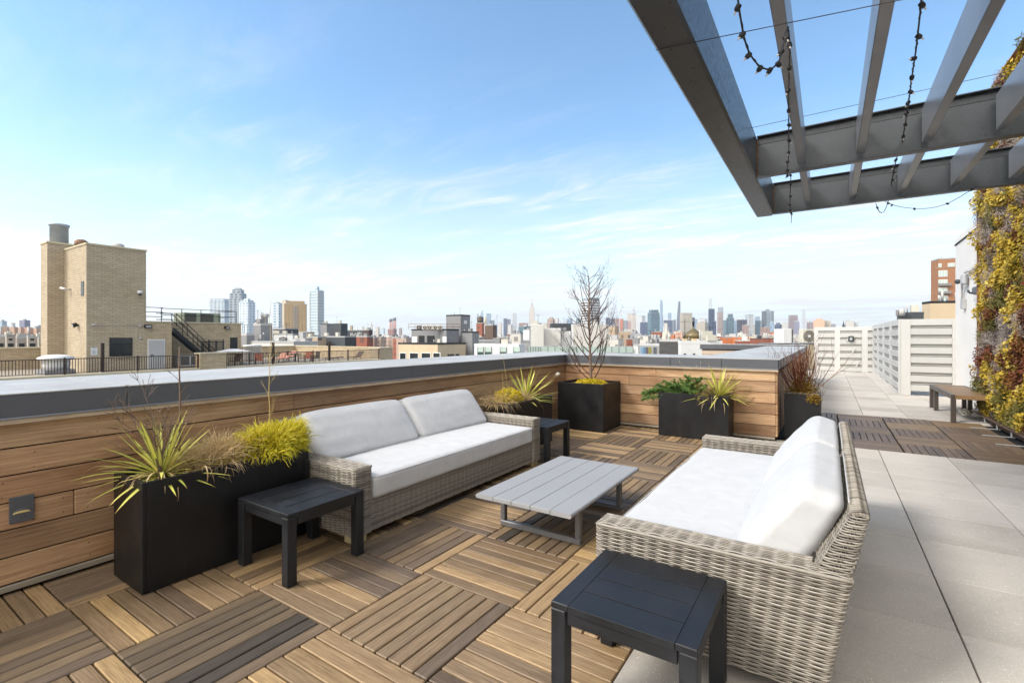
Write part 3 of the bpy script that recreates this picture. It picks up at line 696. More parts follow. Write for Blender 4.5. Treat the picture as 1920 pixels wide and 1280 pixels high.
def light_string(label,P,spacing,rad=.004,sock=.012,skip=()):
    P=np.array(P,float); d=np.r_[0,np.cumsum(np.linalg.norm(np.diff(P,axis=0),axis=1))]
    n=max(12,int(d[-1]/.03)); s=np.linspace(0,d[-1],n); Q=np.stack([np.interp(s,d,P[:,k]) for k in range(3)],1)
    for _ in range(2): Q[1:-1]=(Q[:-2]+Q[1:-1]*2+Q[2:])/4
    o=Q[0]; t=thing('string_light',label,'string lights',tuple(o),group='string lights hung from the pergola'); t['_o']=tuple(o)
    b=MB(); b.tube(Q,rad*.75,6); 
    tw=Q+np.stack([np.sin(s*90),np.cos(s*90),np.zeros(n)],1)*rad*.9; b.tube(tw,rad*.6,5); b.build('cable',M_cab,t,world=True)
    u=spacing*.5
    while u<d[-1]:
        c=np.array([np.interp(u,d,P[:,k]) for k in range(3)]); a=np.array([rg.uniform(-.9,.9),rg.uniform(-.5,.9),rg.uniform(-1,-.1)]); a/=np.linalg.norm(a)
        b=MB(); b.tube([c-a*sock*.6,c-a*sock*.4,c+a*sock*.9,c+a*sock*1.5],[sock*.5,sock*.85,sock*.9,sock*.62],8); e=b.build('socket',M_cab,t,world=True)
        g=MB(); g.tube([c+a*sock*1.5-o,c+a*sock*2.0-o,c+a*sock*2.7-o],[sock*.34,sock*.34,sock*.1],7); g.build('bulb',M_bulb,e)
        u+=spacing*rg.uniform(.85,1.15)
def W3(px,py,D): x,y=PT(px,D); return (x,y,PZ(py,D))
light_string('string of empty sockets sagging in a loop beside the first rafter',[W3(1381,-20,1.36),W3(1386,20,1.38),W3(1393,62,1.41),W3(1398,88,1.44),W3(1408,108,1.47),W3(1421,124,1.5),W3(1437,133,1.54),W3(1452,128,1.58),W3(1463,112,1.62),W3(1468,90,1.65),W3(1473,66,1.68),W3(1477,51,1.69)],.085,.0036,.0092)
light_string('string of sockets running straight under the first rafter to the far beam',[W3(1477,51,1.69),W3(1480,62,1.72),W3(1481,95,1.80),(-.15,2.5,2.425),(-.19,3.2,2.42),(-.235,3.75,2.435),W3(1483,328,3.5),(-.26,4.5,2.43),(-.285,4.95,2.44),W3(1484,400,4.36),W3(1483.5,418,4.36)],.20,.0034,.0095)
light_string('string of sockets hanging left of the third rafter and dropping past the far beam',[W3(1729,-20,1.54),W3(1727,10,1.62),W3(1718,90,1.85),W3(1709,150,2.12),W3(1702,205,2.5),W3(1691,270,3.0),W3(1681,297,3.3),W3(1676,320,3.6),W3(1670,352,4.0),W3(1664,383,4.3),W3(1657,400,4.32),W3(1652,403,4.32),W3(1646,394,4.32),W3(1642,381,4.33)],.19,.0038,.010)
light_string('string of lights sagging from the far beam towards the living wall',[W3(1656,376,4.3),W3(1675,385,4.2),W3(1700,390,4.05),W3(1730,392,3.95),W3(1760,388,3.85),W3(1785,378,3.75),W3(1805,366,3.65),W3(1831,350,3.5)],.22,.003,.009)
# ================================================================== white walls, louvre fences
M_stucco=plain('white_stucco','d5d2cd',.85,0,.04,1.2,bump=.002)
t=thing('stair_bulkhead','white rendered bulkhead behind the living wall','building',(3,8,0)); t['_o']=(3,8,0)
b=MB(); b.prism([(2.28,10.99),(5,10.99),(5,14.15),(2.33,14.15)],-.04,3.32); b.prism([(2.272,10.985),(5,10.985),(5,14.16),(2.322,14.16)],3.345,3.47); b.build('wall',M_stucco,t,world=True)
b=MB(); b.prism([(2.262,10.98),(5,10.98),(5,14.17),(2.312,14.17)],3.321,3.344); b.build('drip_strip',M_dark,t,world=True)
b=MB(); b.box((2.2,-5,-.04),(5.5,10.98,5.0)); b.build('tall_wall',M_stucco,t,world=True)
b=MB(); 
for dy in (0,.32): b.tube([(2.31,10.5+dy+.62,3.2),(2.31,10.5+dy+.62,4.75),(2.5,10.5+dy+.62,4.9)],.028,8)
for k in range(5): b.tube([(2.31,11.12,3.5+.3*k),(2.31,11.44,3.5+.3*k)],.014,6)
tag(b.build('roof_ladder',plain('galvanised','8b8f92',.4,.5,.08,6)),'galvanised ladder rising behind the top of the living wall','ladder')
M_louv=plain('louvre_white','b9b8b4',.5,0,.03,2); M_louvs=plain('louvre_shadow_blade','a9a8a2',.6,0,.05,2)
def louvre(t,A,B,h,n=6,posts=True,zb=.1,pw=.17,inner=.0):
    """louvred panel between plan points A and B"""
    A=np.array(A,float);B=np.array(B,float);d=B-A;Ln=np.linalg.norm(d);a=math.atan2(d[1],d[0]);R=rotz(a)
    def bx(mb,x0,x1,y0,y1,z0,z1,ch=.003,rx=0):
        mb_=MB(); mb_.cbox((x0,y0,z0),(x1,y1,z1),ch,0); v=mb_.V[0]
        for vv,(q,u,r,m_,s_) in zip(mb_.V,mb_.Q):
            if rx: c=np.array([(x0+x1)/2,(y0+y1)/2,(z0+z1)/2]); vv=(vv-c)@np.array(rotx(rx)).T+c
            w=vv@np.array(R).T+np.array([A[0],A[1],0]); o=mb.n; 
        # re-add both groups in world space
        for (q,u,r,m_,s_),vv in zip(mb_.Q,mb_.V): pass
        base=0
        for (q,u,r,m_,s_),vv in zip(mb_.Q,mb_.V):
            ww=vv.copy()
            if rx: c=np.array([(x0+x1)/2,(y0+y1)/2,(z0+z1)/2]); ww=(ww-c)@np.array(rotx(rx)).T+c
            ww=ww@np.array(R).T+np.array([A[0],A[1],0]); mb.quads(ww,q-base,u,0,0); base+=len(vv)
    fr=MB(); bx(fr,0,pw,-.05,.05,.0,h); bx(fr,Ln-.05,Ln,-.05,.05,.0,h); bx(fr,pw,Ln-.05,-.045,.045,h-.14,h-.001); fr.build('frame',M_louv,t,world=True)
    bl=MB(); bk=MB(); p=(h-.14-zb)/n
    for k in range(n):
        z=zb+k*p; bx(bl,pw+.002,Ln-.052,-.055,-.03,z,z+p*.64,.004,.12)
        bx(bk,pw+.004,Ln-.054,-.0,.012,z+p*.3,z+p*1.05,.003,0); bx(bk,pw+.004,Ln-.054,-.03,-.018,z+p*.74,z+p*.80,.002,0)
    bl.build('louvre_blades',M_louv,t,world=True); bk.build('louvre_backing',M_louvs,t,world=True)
t=thing('louvre_fence','white louvred metal fence beside the bench, facing the camera','fence',(1.8,14.2,0)); t['_o']=(1.8,14.2,0)
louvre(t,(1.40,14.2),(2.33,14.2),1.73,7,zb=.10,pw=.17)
t=thing('louvre_fence','white louvred metal fence running back along the paver passage','fence',(1.4,17,0)); t['_o']=(1.4,17,0)
for k in range(4): 
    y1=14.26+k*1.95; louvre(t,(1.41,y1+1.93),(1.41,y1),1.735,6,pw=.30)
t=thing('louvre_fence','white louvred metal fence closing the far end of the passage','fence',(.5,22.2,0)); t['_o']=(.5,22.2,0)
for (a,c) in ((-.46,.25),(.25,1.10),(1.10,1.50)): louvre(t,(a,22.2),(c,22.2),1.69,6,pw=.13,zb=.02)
b=MB(); 
for k,(z) in enumerate((1.12,.62,.15)): b.cbox((.62+.14*k,22.12,z),(.66+.14*k,22.135,z+.3),.002,2,rot=roty(.45),cen=(.64+.14*k,22.13,z+.15))
b.build('brace',M_louv,t,world=True)
b=MB(); b.cbox((.63,22.06,1.14),(.80,22.12,1.34),.01,0); b.build('x',M_cab) if False else None
t2=thing('wall_light','small black bulkhead light on the far louvred fence','light',(.72,22.1,1.24)); o=(.72,22.1,1.24); t2['_o']=o
b.build('housing',M_cab,t2,world=True); b=MB(); b.cbox((.67,22.045,1.18),(.76,22.058,1.30),.01,0); b.build('lens',plain('grey_lens','8d9396',.2),t2,world=True)
# devices on the white wall
YW=12.55
def yz(px,py): return PX(px,py,2.2)
t=thing('wall_siren','round grey siren box on the white wall above the bench','siren',(2.28,13.0,2.5)); t['_o']=(2.28,13.0,2.5)
y1,z1=yz(1800,525)
b=MB(); b.cbox((2.2,y1-.22,z1-.11),(2.275,y1+.02,z1+.11),.03,1); b.build('housing',plain('grey_box','a7a8a8',.5),t,world=True)
b=MB(); b.tube([(2.22,y1+.02,z1-.02),(2.19,y1+.12,z1-.02),(2.185,y1+.14,z1-.02)],[.035,.045,.05],16); b.build('horn',plain('dark_horn','3b3d3e',.5),t,world=True)
t=thing('flood_light','dark flood light on the white wall beside the living wall','light',(2.28,11.3,2.2)); t['_o']=(2.28,11.3,2.2); y2,z2=yz(1826,545)
b=MB(); b.cbox((2.2,y2-.2,z2-.065),(2.27,y2+.16,z2+.075),.02,1); b.build('housing',plain('dark_housing','4d4f50',.5),t,world=True)
b=MB(); b.tube([(2.21,y2+.1,z2-.03),(2.20,y2+.3,z2-.02),(2.20,y2+.42,z2+.03)],[.02,.014,.02],8); b.build('sensor_arm',M_cab,t,world=True)
M_cond=plain('conduit_grey','b0b0ae',.4,.3)
t=thing('conduit','bent grey conduit and junction box on the white wall','pipe',(2.28,13,2)); t['_o']=(2.28,13,2)
y3,z3=yz(1796,568); ya,za=yz(1795,530);yb,zb_=yz(1800,514);yc,zc=yz(1829,502)
b=MB(); b.tube([(2.27,y3,z3),(2.27,ya,za),(2.27,ya-.05,zb_-.02),(2.27,yb-.1,zb_+.03),(2.27,yc,zc)],.018,8); b.build('pipe',M_cond,t,world=True)
b=MB(); b.cbox((2.25,y3-.10,z3-.12),(2.31,y3+.08,z3+.08),.006,1); b.build('junction_box',M_cond,t,world=True)
# ================================================================== bench
M_bch=plain('bench_slat_brown','7f6344',.5,0,.12,8); M_bfr=plain('bench_frame_bronze','4f4842',.4,.3,.06,4)
t=thing('bench','backless bench with brown top and dark legs by the white wall','bench',(1.85,10.9,0)); t['_o']=(1.85,10.9,0)
b=MB(); H=.435; b.cbox((1.60,10.02,H-.07),(1.65,11.95,H),.003,1); b.cbox((2.06,10.02,H-.07),(2.11,11.95,H),.003,1); b.cbox((1.651,11.90,H-.07),(2.059,11.95,H),.003,0); b.build('frame',M_bfr,t,world=True)
b=MB(); b.cbox((1.652,10.02,H-.0675),(2.058,11.898,H-.004),.003,1); b.build('seat',M_bch,t,world=True)
for (x,y) in ((1.60,10.02),(1.60,11.45),(1.60,11.88),(2.05,10.02),(2.05,11.45),(2.05,11.88)): b=MB(); b.cbox((x,y,.002),(x+.06,y+.07,H-.071),.003,2); b.build('leg',M_bfr,t,world=True)
# ================================================================== living wall
LW_X=2.16
t=thing('living_wall','tall living wall of yellow, russet and grey plants at the right edge','living wall',(LW_X,9.5,0)); t['_o']=(LW_X,9.5,0)
b=MB(); b.cbox((LW_X-.02,5.6,.16),(LW_X+.035,10.95,5.06),.003,1); b.build('backing_panel',plain('felt_brown','1c150f',.95),t,world=True)
b=MB(); b.cbox((LW_X-.12,5.6,5.061),(LW_X+.038,10.97,5.085),.003,1); b.cbox((LW_X-.09,10.951,.15),(LW_X+.038,10.975,5.06),.003,2); b.build('edge_trim',M_rust,t,world=True)
b=MB(); b.cbox((LW_X-.16,5.6,.085),(LW_X-.125,10.95,.125),.006,1,mi=0); b.cbox((LW_X-.12,5.6,.03),(LW_X+.02,10.9,.045),.004,1); b.build('drip_rail',plain('bronze_rail','5a4438',.4,.4),t,world=True)
b=MB()
for y in (8.3,8.95,9.6,10.25): b.cbox((LW_X-.42,y-.02,.004),(LW_X-.1,y+.02,.010),.001,0); b.cbox((LW_X-.14,y-.02,.0105),(LW_X-.128,y+.02,.12),.002,2)
b.build('bracket',plain('galv_plate','b9bab8',.35,.4),t,world=True)
b=MB(); pts=[(LW_X-.28+.05*math.sin(a)*1.2,10.75+.16*math.cos(a),.05+.02*math.sin(3*a)+.05*(a/6)) for a in np.linspace(0,12,60)]; b.tube(pts,.012,6); tag(b.build('drip_hose',plain('white_hose','bdb8a8',.5)),'coiled pale drip hose at the foot of the living wall','hose')
cents=[(nr.uniform(5.6,10.95),nr.uniform(.1,5.06)) for _ in range(430)]
def lwtype(y,z):
    q=rg.random()
    if z<.62: return 3 if q<.5 else (2 if q<.8 else 0)
    if z<1.25: return 2 if q<.42 else (1 if q<.68 else 0)
    return 0 if q<.33 else (1 if q<.60 else (2 if q<.78 else 3))
ctyp=[lwtype(*c) for c in cents]; cr=[nr.uniform(.05,.15) for _ in cents]; C_=np.array(cents)
n=105000; yy=nr.uniform(5.6,11.0,n); zz_=nr.uniform(.12,5.1,n); keep=(yy>7.6)|(nr.rand(n)<.35); yy=yy[keep]; zz_=zz_[keep]; n=len(yy)
jit=np.c_[yy+nr.normal(0,.03,n),zz_+nr.normal(0,.03,n)]
d2=((jit[:,None,:]-C_[None])**2).sum(2); near=d2.argmin(1); dm=np.sqrt(d2.min(1)); TYP=np.array(ctyp)[near]; bul=np.array(cr)[near]
depth=np.clip(1-(dm/.17)**2,0,1)*bul*1.1
def quadcloud(C,size,aspect,nrm_bias,spread,rndv):
    n=len(C); a=nr.normal(size=(n,3))*spread+np.array(nrm_bias); a/=np.linalg.norm(a,axis=1)[:,None]
    r=nr.normal(size=(n,3)); u=np.cross(a,r); u/=np.linalg.norm(u,axis=1)[:,None]; w=np.cross(a,u)
    s=(size*nr.uniform(.6,1.3,n))[:,None]; L_=u*s; Wd=w*s*aspect
    tip=C+L_; base=C-L_*.9; l=C-Wd-a*s*.12; r_=C+Wd-a*s*.12
    V=np.stack([base,r_,tip,l],1).reshape(-1,3); Q=np.arange(4*n).reshape(-1,4); return V,Q,rndv
names=('yellow_foliage','grey_foliage','russet_foliage','olive_foliage')
mats=(leafm('leaf_yellow',[(0,'6f6a26'),(.3,'a38b30'),(.6,'cfb13c'),(.85,'dcc76a'),(1,'66672c')],trans=.3),leafm('leaf_grey',[(0,'7a6e69'),(.5,'a0948e'),(1,'bbb0a6')],trans=.1),leafm('leaf_russet',[(0,'3e2418'),(.4,'6b3c26'),(.75,'874f30'),(1,'a07a44')],trans=.25),leafm('leaf_olive',[(0,'4c4a22'),(.4,'6d6a30'),(.7,'8a7f48'),(1,'a3935c')],trans=.2))
for k in range(4):
    s=TYP==k; X=LW_X-.02-nr.uniform(.0,1,s.sum())**.6*(.05+depth[s]); C=np.c_[X,yy[s],zz_[s]]; b=MB(); cl=(np.array([mnoise.noise(Vector((0,a*2.2,c*2.2+k*9))) for a,c in zip(yy[s],zz_[s])])+.5)
    rn=np.clip(.55*cl+.5*nr.rand(s.sum())-.02,0,1)
    if k==1:
        V,Q,r=quadcloud(C,np.full(len(C),.034),.09,(-1.0,0,.25),.9,rn)
    elif k==3: V,Q,r=quadcloud(C,np.full(len(C),.034),.2,(-.8,0,.4),.8,rn)
    elif k==2: V,Q,r=quadcloud(C,np.full(len(C),.021),.6,(-1,0,.5),.7,rn)
    else: V,Q,r=quadcloud(C,np.full(len(C),.027),.62,(-1,-.1,.7),.6,rn)
    b.quads(V,Q,None,r); 
    if k==1:
        C2=C+nr.normal(size=C.shape)*.02; V,Q,r=quadcloud(C2,np.full(len(C),.036),.06,(-.6,0,.3),1.2,rn); b.quads(V,Q,None,r)
    b.build(names[k],mats[k],t,world=True)
# ================================================================== potted plants
m=Mt('yucca_leaf',.45,0,.4); uv=m.coord('UV'); s=m.n('ShaderNodeSeparateXYZ'); m.L.new(uv,s.inputs[0]); ed=m.math('ABSOLUTE',m.math('SUBTRACT',s.outputs[1],.5))
ctr=m.ramp(m.attr(),[(0,'e6da76'),(.45,'dad468'),(.75,'b4b854'),(1,'d8bc7a')]); c=m.mix(m.math('GREATER_THAN',ed,.33),ctr,'8f9a3a'); c=m.mix(m.rng(s.outputs[0],.86,1.0),c,'9a6a3a'); m.col(c)
tr=m.n('ShaderNodeBsdfTranslucent'); m.L.new(c,tr.inputs[0]); mx=m.n('ShaderNodeMixShader'); mx.inputs[0].default_value=.25; m.L.new(m.b.outputs[0],mx.inputs[1]); m.L.new(tr.outputs[0],mx.inputs[2]); m.L.new(mx.outputs[0],m.N['Material Output'].inputs[0]); M_yuc=m.m
M_bark=plain('bark_greybrown','6a5648',.8,0,.25,20); M_barkr=plain('bark_redbrown','412a23',.7,0,.25,20); M_dog=leafm('dogwood_stem',[(0,'3e1a18'),(.5,'5f2a22'),(.8,'7a4a30'),(1,'8a6a3a')],.5,.0)
M_straw=leafm('dry_straw',[(0,'9c8460'),(.5,'c4aa7e'),(1,'dcc8a0')],.7,.2); M_tan=plain('pale_twig','b09a62',.7,0,.2,20)
def blade(b,base,az,el,L_,w,curv,rnd,seg=8,fold=.25):
    d=np.array([math.cos(az)*math.cos(el),math.sin(az)*math.cos(el),math.sin(el)]); side=np.array([-math.sin(az),math.cos(az),0.]); P=[np.array(base,float)]; D=[d]
    e=el
    for i in range(seg):
        e-=curv/seg*(i/seg*1.6+.2); dd=np.array([math.cos(az)*math.cos(e),math.sin(az)*math.cos(e),math.sin(e)]); P.append(P[-1]+dd*L_/seg); D.append(dd)
    V=[];n=seg+1
    for i,(p,dd) in enumerate(zip(P,D)):
        t_=i/seg; ww=w*(.55+.45*math.sin(min(1,t_*1.6)*math.pi/2))*(1-t_**2.6)+.0004; up=np.cross(dd,side)
        if up[2]<0: up=-up
        V+= [p-side*ww+up*ww*fold,p,p+side*ww+up*ww*fold]
    Q=[];U=[]
    for i in range(seg):
        for j in (0,1): Q.append((3*i+j,3*i+j+1,3*i+j+4,3*i+j+3)); u0,u1=i/seg,(i+1)/seg; U.append([(u0,j/2),(u0,(j+1)/2),(u1,(j+1)/2),(u1,j/2)])
    b.quads(np.array(V),Q,np.array(U),rnd,0,True)
def yucca(loc,n,L_,w,label,elmin=.05,elmax=1.45,az0=0,flower=False,seed=1):
    q=random.Random(seed); t=thing('yucca',label,'plant',loc); b=MB()
    for k in range(n):
        el=elmin+(elmax-elmin)*(k/n)**1.6+q.uniform(-.08,.08); az=k*2.399+q.uniform(-.25,.25); l=L_*q.uniform(.75,1.1)*(1-.12*(k/n)); blade(b,(.012*math.cos(az),.012*math.sin(az),.0),az,el,l,w*q.uniform(.8,1.15),q.uniform(.05,.55)*(1.2 if el<.6 else .6),q.random())
    b.build('blades',M_yuc,t)
    b=MB()
    for k in range(int(n*.35)): blade(b,(0,0,.0),q.uniform(0,6.28),q.uniform(-.05,.6),L_*q.uniform(.4,.8),w*.35,q.uniform(1.2,2.6),q.random())
    b.build('dead_blades',M_straw,t)
    return t
def threads(loc,n,ext,L_,w,mat,label,name,cat='plant',seed=1,droop=1.6,lean=(0,0),seg=4,up=.7,part='foliage',stem=True):
    """mound of fine drooping threads; ext = half sizes of the mound"""
    q=np.random.RandomState(seed); t=thing(name,label,cat,loc); b=MB()
    a=q.uniform(0,6.283,n); ph=np.arccos(q.uniform(-.12,1,n)); rr=q.uniform(.25,1,n)**.45
    S=np.c_[np.sin(ph)*np.cos(a)*ext[0],np.sin(ph)*np.sin(a)*ext[1],np.cos(ph)*ext[2]]*rr[:,None]
    D=S/np.array(ext)+np.c_[q.normal(0,.35,n),q.normal(0,.35,n),np.abs(q.normal(0,.3,n))+up*.6]; D/=np.linalg.norm(D,axis=1)[:,None]
    Ls=L_*q.uniform(.5,1.2,n); S=S*(.72+.75*np.array([mnoise.noise(Vector((s_[0]*9+seed,s_[1]*9,s_[2]*9)))+.35 for s_ in S]))[:,None]; P=[S]; d=D.copy()
    for i in range(seg): d=d+np.c_[q.normal(0,.12,n),q.normal(0,.12,n),-np.full(n,droop/seg)*q.uniform(.5,1.2,n)]; d/=np.linalg.norm(d,axis=1)[:,None]; P.append(P[-1]+d*(Ls/seg)[:,None])
    P=np.stack(P,1); side=np.cross(D,q.normal(size=(n,3))); side/=np.linalg.norm(side,axis=1)[:,None]
    wd=w*(1-np.linspace(0,1,seg+1)**2*.75)
    V=np.stack([P-side[:,None]*wd[None,:,None],P+side[:,None]*wd[None,:,None]],2)  # n,seg+1,2,3
    idx=np.arange(n*(seg+1)*2).reshape(n,seg+1,2); Q=np.stack([idx[:,:-1,0],idx[:,:-1,1],idx[:,1:,1],idx[:,1:,0]],-1).reshape(-1,4)
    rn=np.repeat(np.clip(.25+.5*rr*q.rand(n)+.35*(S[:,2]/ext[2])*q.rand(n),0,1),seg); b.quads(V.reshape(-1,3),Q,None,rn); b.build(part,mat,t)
    if stem:
        b=MB()
        for k in range(7): z=q.uniform(-.3,.3,2); b.tube([(0,0,-.04),(z[0]*ext[0],z[1]*ext[1],ext[2]*.3),(z[0]*ext[0]*2,z[1]*ext[1]*2,ext[2]*.7)],[.006,.004,.002],5)
        b.build('stems',M_bark,t)
    return t
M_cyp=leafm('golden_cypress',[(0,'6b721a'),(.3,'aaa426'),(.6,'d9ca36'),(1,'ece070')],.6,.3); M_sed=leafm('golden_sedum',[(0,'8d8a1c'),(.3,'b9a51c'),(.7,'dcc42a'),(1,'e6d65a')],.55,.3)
M_jun=leafm('juniper_green',[(0,'35502a'),(.35,'53753a'),(.7,'76964c'),(1,'9cae5c')],.6,.15); M_junb=leafm('bronze_foliage',[(0,'5a5524'),(.5,'84773a'),(1,'a5985c')],.6,.2)
def sprays(loc,branches,mat,label,name,seed=1,leaf=.011,leafw=.28,dens=900,stems=M_bark):
    """branches: list of (dx,dy,dz,len,spread)"""
    q=np.random.RandomState(seed); t=thing(name,label,'plant',loc); b=MB(); st=MB()
    for (dx,dy,dz,Ln,sp) in branches:
        d=np.array([dx,dy,dz],float); d/=np.linalg.norm(d); P=[np.zeros(3)]; dd=d.copy()
        for i in range(7): dd=dd+np.array([0,0,-.07])+q.normal(0,.05,3); dd/=np.linalg.norm(dd); P.append(P[-1]+dd*Ln/7)
        P=np.array(P); st.tube(P,np.linspace(.005,.0015,8),5)
        ns=int(26*Ln/.3)
        for k in range(ns):
            u=q.uniform(.12,1); c=np.array([np.interp(u*7,range(8),P[:,a]) for a in range(3)]); sd=q.normal(0,1,3)+d*.9+np.array([0,0,.5]); sd/=np.linalg.norm(sd); l=sp*(1.1-u*.55)*q.uniform(.5,1.1)
            m_=int(dens*l); uu=q.uniform(0,1,m_); C=c+sd*l*uu[:,None]+q.normal(0,.006,(m_,3)); C[:,2]-=.35*l*uu**2
            V,Q,_=quadcloud(C,np.full(m_,leaf),leafw,tuple(sd*.2+np.array([0,0,.6])),.8,None); b.quads(V,Q,None,np.clip(q.rand()*.45+.55*q.rand(m_),0,1))
    b.build('foliage',mat,t); st.build('stems',stems,t); return t
def twigs(b,p,d,L_,r,depth,q,bend=.12,up=.12,nb=(2,4),ang=.6,shrink=.62,sides=5,tips=None,rmin=.0008,rnd=True):
    n=max(3,int(L_/.04)); P=[np.array(p,float)]; D=[]; dd=np.array(d,float)
    for i in range(n): dd=dd+q.normal(0,bend,3)*.5+np.array([0,0,up])*.3; dd/=np.linalg.norm(dd); D.append(dd.copy()); P.append(P[-1]+dd*L_/n)
    P=np.array(P); b.tube(P,np.linspace(r,max(rmin,r*.45),n+1),sides if r>.003 else 3,rnd=float(q.rand()),cap=False)
    if tips is not None:
        for k in range(q.randint(1,3)): tips.append(P[-1-min(n,k*2)])
    if depth<=0: return
    for k in range(q.randint(*nb)):
        u=q.uniform(.25,.98); i=int(u*n); i=min(i,n-1); base=P[i]+(P[i+1]-P[i])*(u*n-i); ax=q.normal(size=3); ax-=ax.dot(D[i])*D[i]; ax/=np.linalg.norm(ax); nd=D[i]*math.cos(ang)+ax*math.sin(ang); nd/=np.linalg.norm(nd)
        twigs(b,base,nd,L_*shrink*q.uniform(.6,1.1),max(rmin,r*(1-.5*u)*.62),depth-1,q,bend,up,nb,ang*.9,shrink,sides,tips,rmin)
# --- planter A
ZA=.555
yucca((-3.19,1.20,ZA),60,.42,.0125,'yellow and green striped yucca in the long front planter',seed=4,elmin=-.02)
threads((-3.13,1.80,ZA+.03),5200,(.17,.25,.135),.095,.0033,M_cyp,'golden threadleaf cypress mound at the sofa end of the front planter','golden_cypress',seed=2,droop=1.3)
threads((-3.17,1.52,ZA+.01),2000,(.13,.19,.10),.15,.0016,M_straw,'dry straw coloured grass clump in the middle of the front planter','dry_grass',seed=8,droop=1.4,seg=6,stem=False,part='blades')
q=np.random.RandomState(3); t=thing('dead_shrub','leafless brown twiggy shrub rising out of the front yucca','shrub',(-3.14,1.17,ZA)); b=MB()
for k,(dx,dy,l) in enumerate(((-.12,-.12,.34),(-.2,.0,.38),(.0,.10,.30),(-.05,-.25,.30),(-.25,.18,.3))): twigs(b,(0,0,-.02),np.array([dx,dy,1.]),l,.0058,3,q,.22,.06,(3,5),.62,.62,rmin=.0013)
b.build('twigs',M_bark,t)
q=np.random.RandomState(5); t=thing('sapling','dark bare stick of a sapling standing in the front yucca','sapling',(-3.22,1.30,ZA)); b=MB(); b.tube([(0,0,-.02),(.0,.005,.25),(-.012,.01,.46),(.0,.0,.62),(-.015,.008,.73)],[.0065,.006,.005,.004,.0025],7)
for z in (.36,.45,.52,.60): twigs(b,(-.005,.005,z),(q.uniform(-1,1),q.uniform(-1,1),.8),.10,.0022,1,q,.2,.1,(1,3),.6,.6)
b.build('stem',M_bark,t)
def sapl(loc,h,seed,label,mat,base=True):
    q=np.random.RandomState(seed); t=thing('sapling',label,'sapling',loc); b=MB(); P=[(0,0,-.02)]
    for i in range(14): P.append((P[-1][0]+q.normal(0,.006),P[-1][1]+q.normal(0,.006),(i+1)/14*h))
    b.tube(P,np.linspace(.0042,.0009,15),5)
    for k in range(13): u=q.uniform(.12,.9); i=int(u*14); twigs(b,P[i],(q.normal(),q.normal(),1.5),.17*(1.15-u),.0017,1,q,.16,.35,(1,3),.5,.6,rmin=.0006)
    b.build('stem',mat,t); return t
sapl((-3.22,1.86,ZA),1.07,4,'tall thin pale sapling behind the golden cypress',M_tan)
t=thing('dry_leaf_blade','dry bent leaf blades hanging over the rim of the front planter','plant',(-3.0,1.3,ZA+.02)); b=MB()
for (dx,dy,az,l) in ((.01,.02,-.2,.24),(0,.0,.5,.16),(-.1,-.22,-1.6,.14),(-.3,-.25,-2.0,.3),(-.02,.33,.1,.1)): blade(b,(dx,dy,0),az,.9,l,.004,4.2,.5,12)
b.build('blades',M_straw,t)
# --- planter E
ZE=.555
yucca((-3.16,5.12,ZE),48,.52,.015,'yellow yucca in the half hidden planter behind the left sofa',seed=9,elmin=0)
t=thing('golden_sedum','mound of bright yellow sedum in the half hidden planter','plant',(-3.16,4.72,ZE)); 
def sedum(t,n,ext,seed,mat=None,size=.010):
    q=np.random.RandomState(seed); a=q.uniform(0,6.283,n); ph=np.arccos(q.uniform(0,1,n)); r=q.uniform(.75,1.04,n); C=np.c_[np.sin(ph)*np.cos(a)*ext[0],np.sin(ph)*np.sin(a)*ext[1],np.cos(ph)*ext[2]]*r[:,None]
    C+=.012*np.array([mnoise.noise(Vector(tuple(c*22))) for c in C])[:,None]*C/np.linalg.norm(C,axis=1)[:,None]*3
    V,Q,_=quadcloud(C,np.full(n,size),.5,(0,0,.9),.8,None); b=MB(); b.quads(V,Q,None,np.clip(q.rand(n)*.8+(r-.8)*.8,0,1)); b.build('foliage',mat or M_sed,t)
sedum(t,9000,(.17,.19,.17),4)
threads((-3.20,4.56,ZE),700,(.16,.16,.06),.22,.0014,M_straw,'dry brown grass spilling over the near end of the half hidden planter','dry_grass',seed=18,droop=2.0,seg=6,stem=False,part='blades')
threads((-3.12,4.98,ZE),500,(.12,.16,.07),.12,.0014,M_straw,'dry straw tuft between sedum and yucca in the half hidden planter','dry_grass',seed=28,droop=1.0,seg=6,stem=False,part='blades')
t=thing('seed_head','single dry flower stalk leaning out of the far yucca','flower',(-3.1,5.15,ZE)); b=MB(); b.tube([(0,0,0),(.06,.10,.13),(.14,.24,.23),(.20,.33,.30)],[.003,.0025,.0022,.002],5); b.build('stalk',M_tan,t); b=MB()
for k in range(24): v_=nr.normal(size=3)*.014; b.tube([(.20,.33,.30),(.20+v_[0],.33+v_[1],.305+v_[2])],[.002,.004],5)
b.build('flower_head',plain('dry_white','cfc8b8',.8),t)
t=thing('sapling','hair thin pale twigs above the yellow sedum','sapling',(-3.2,4.75,ZE)); q=np.random.RandomState(8); b=MB(); b.tube([(0,0,0),(-.02,.02,.3),(-.05,-.02,.62)],[.0022,.0018,.0008],4); b.tube([(.02,-.05,0),(.0,-.08,.2),(.0,-.09,.36)],[.002,.0016,.0008],4); b.build('stem',M_tan,t)
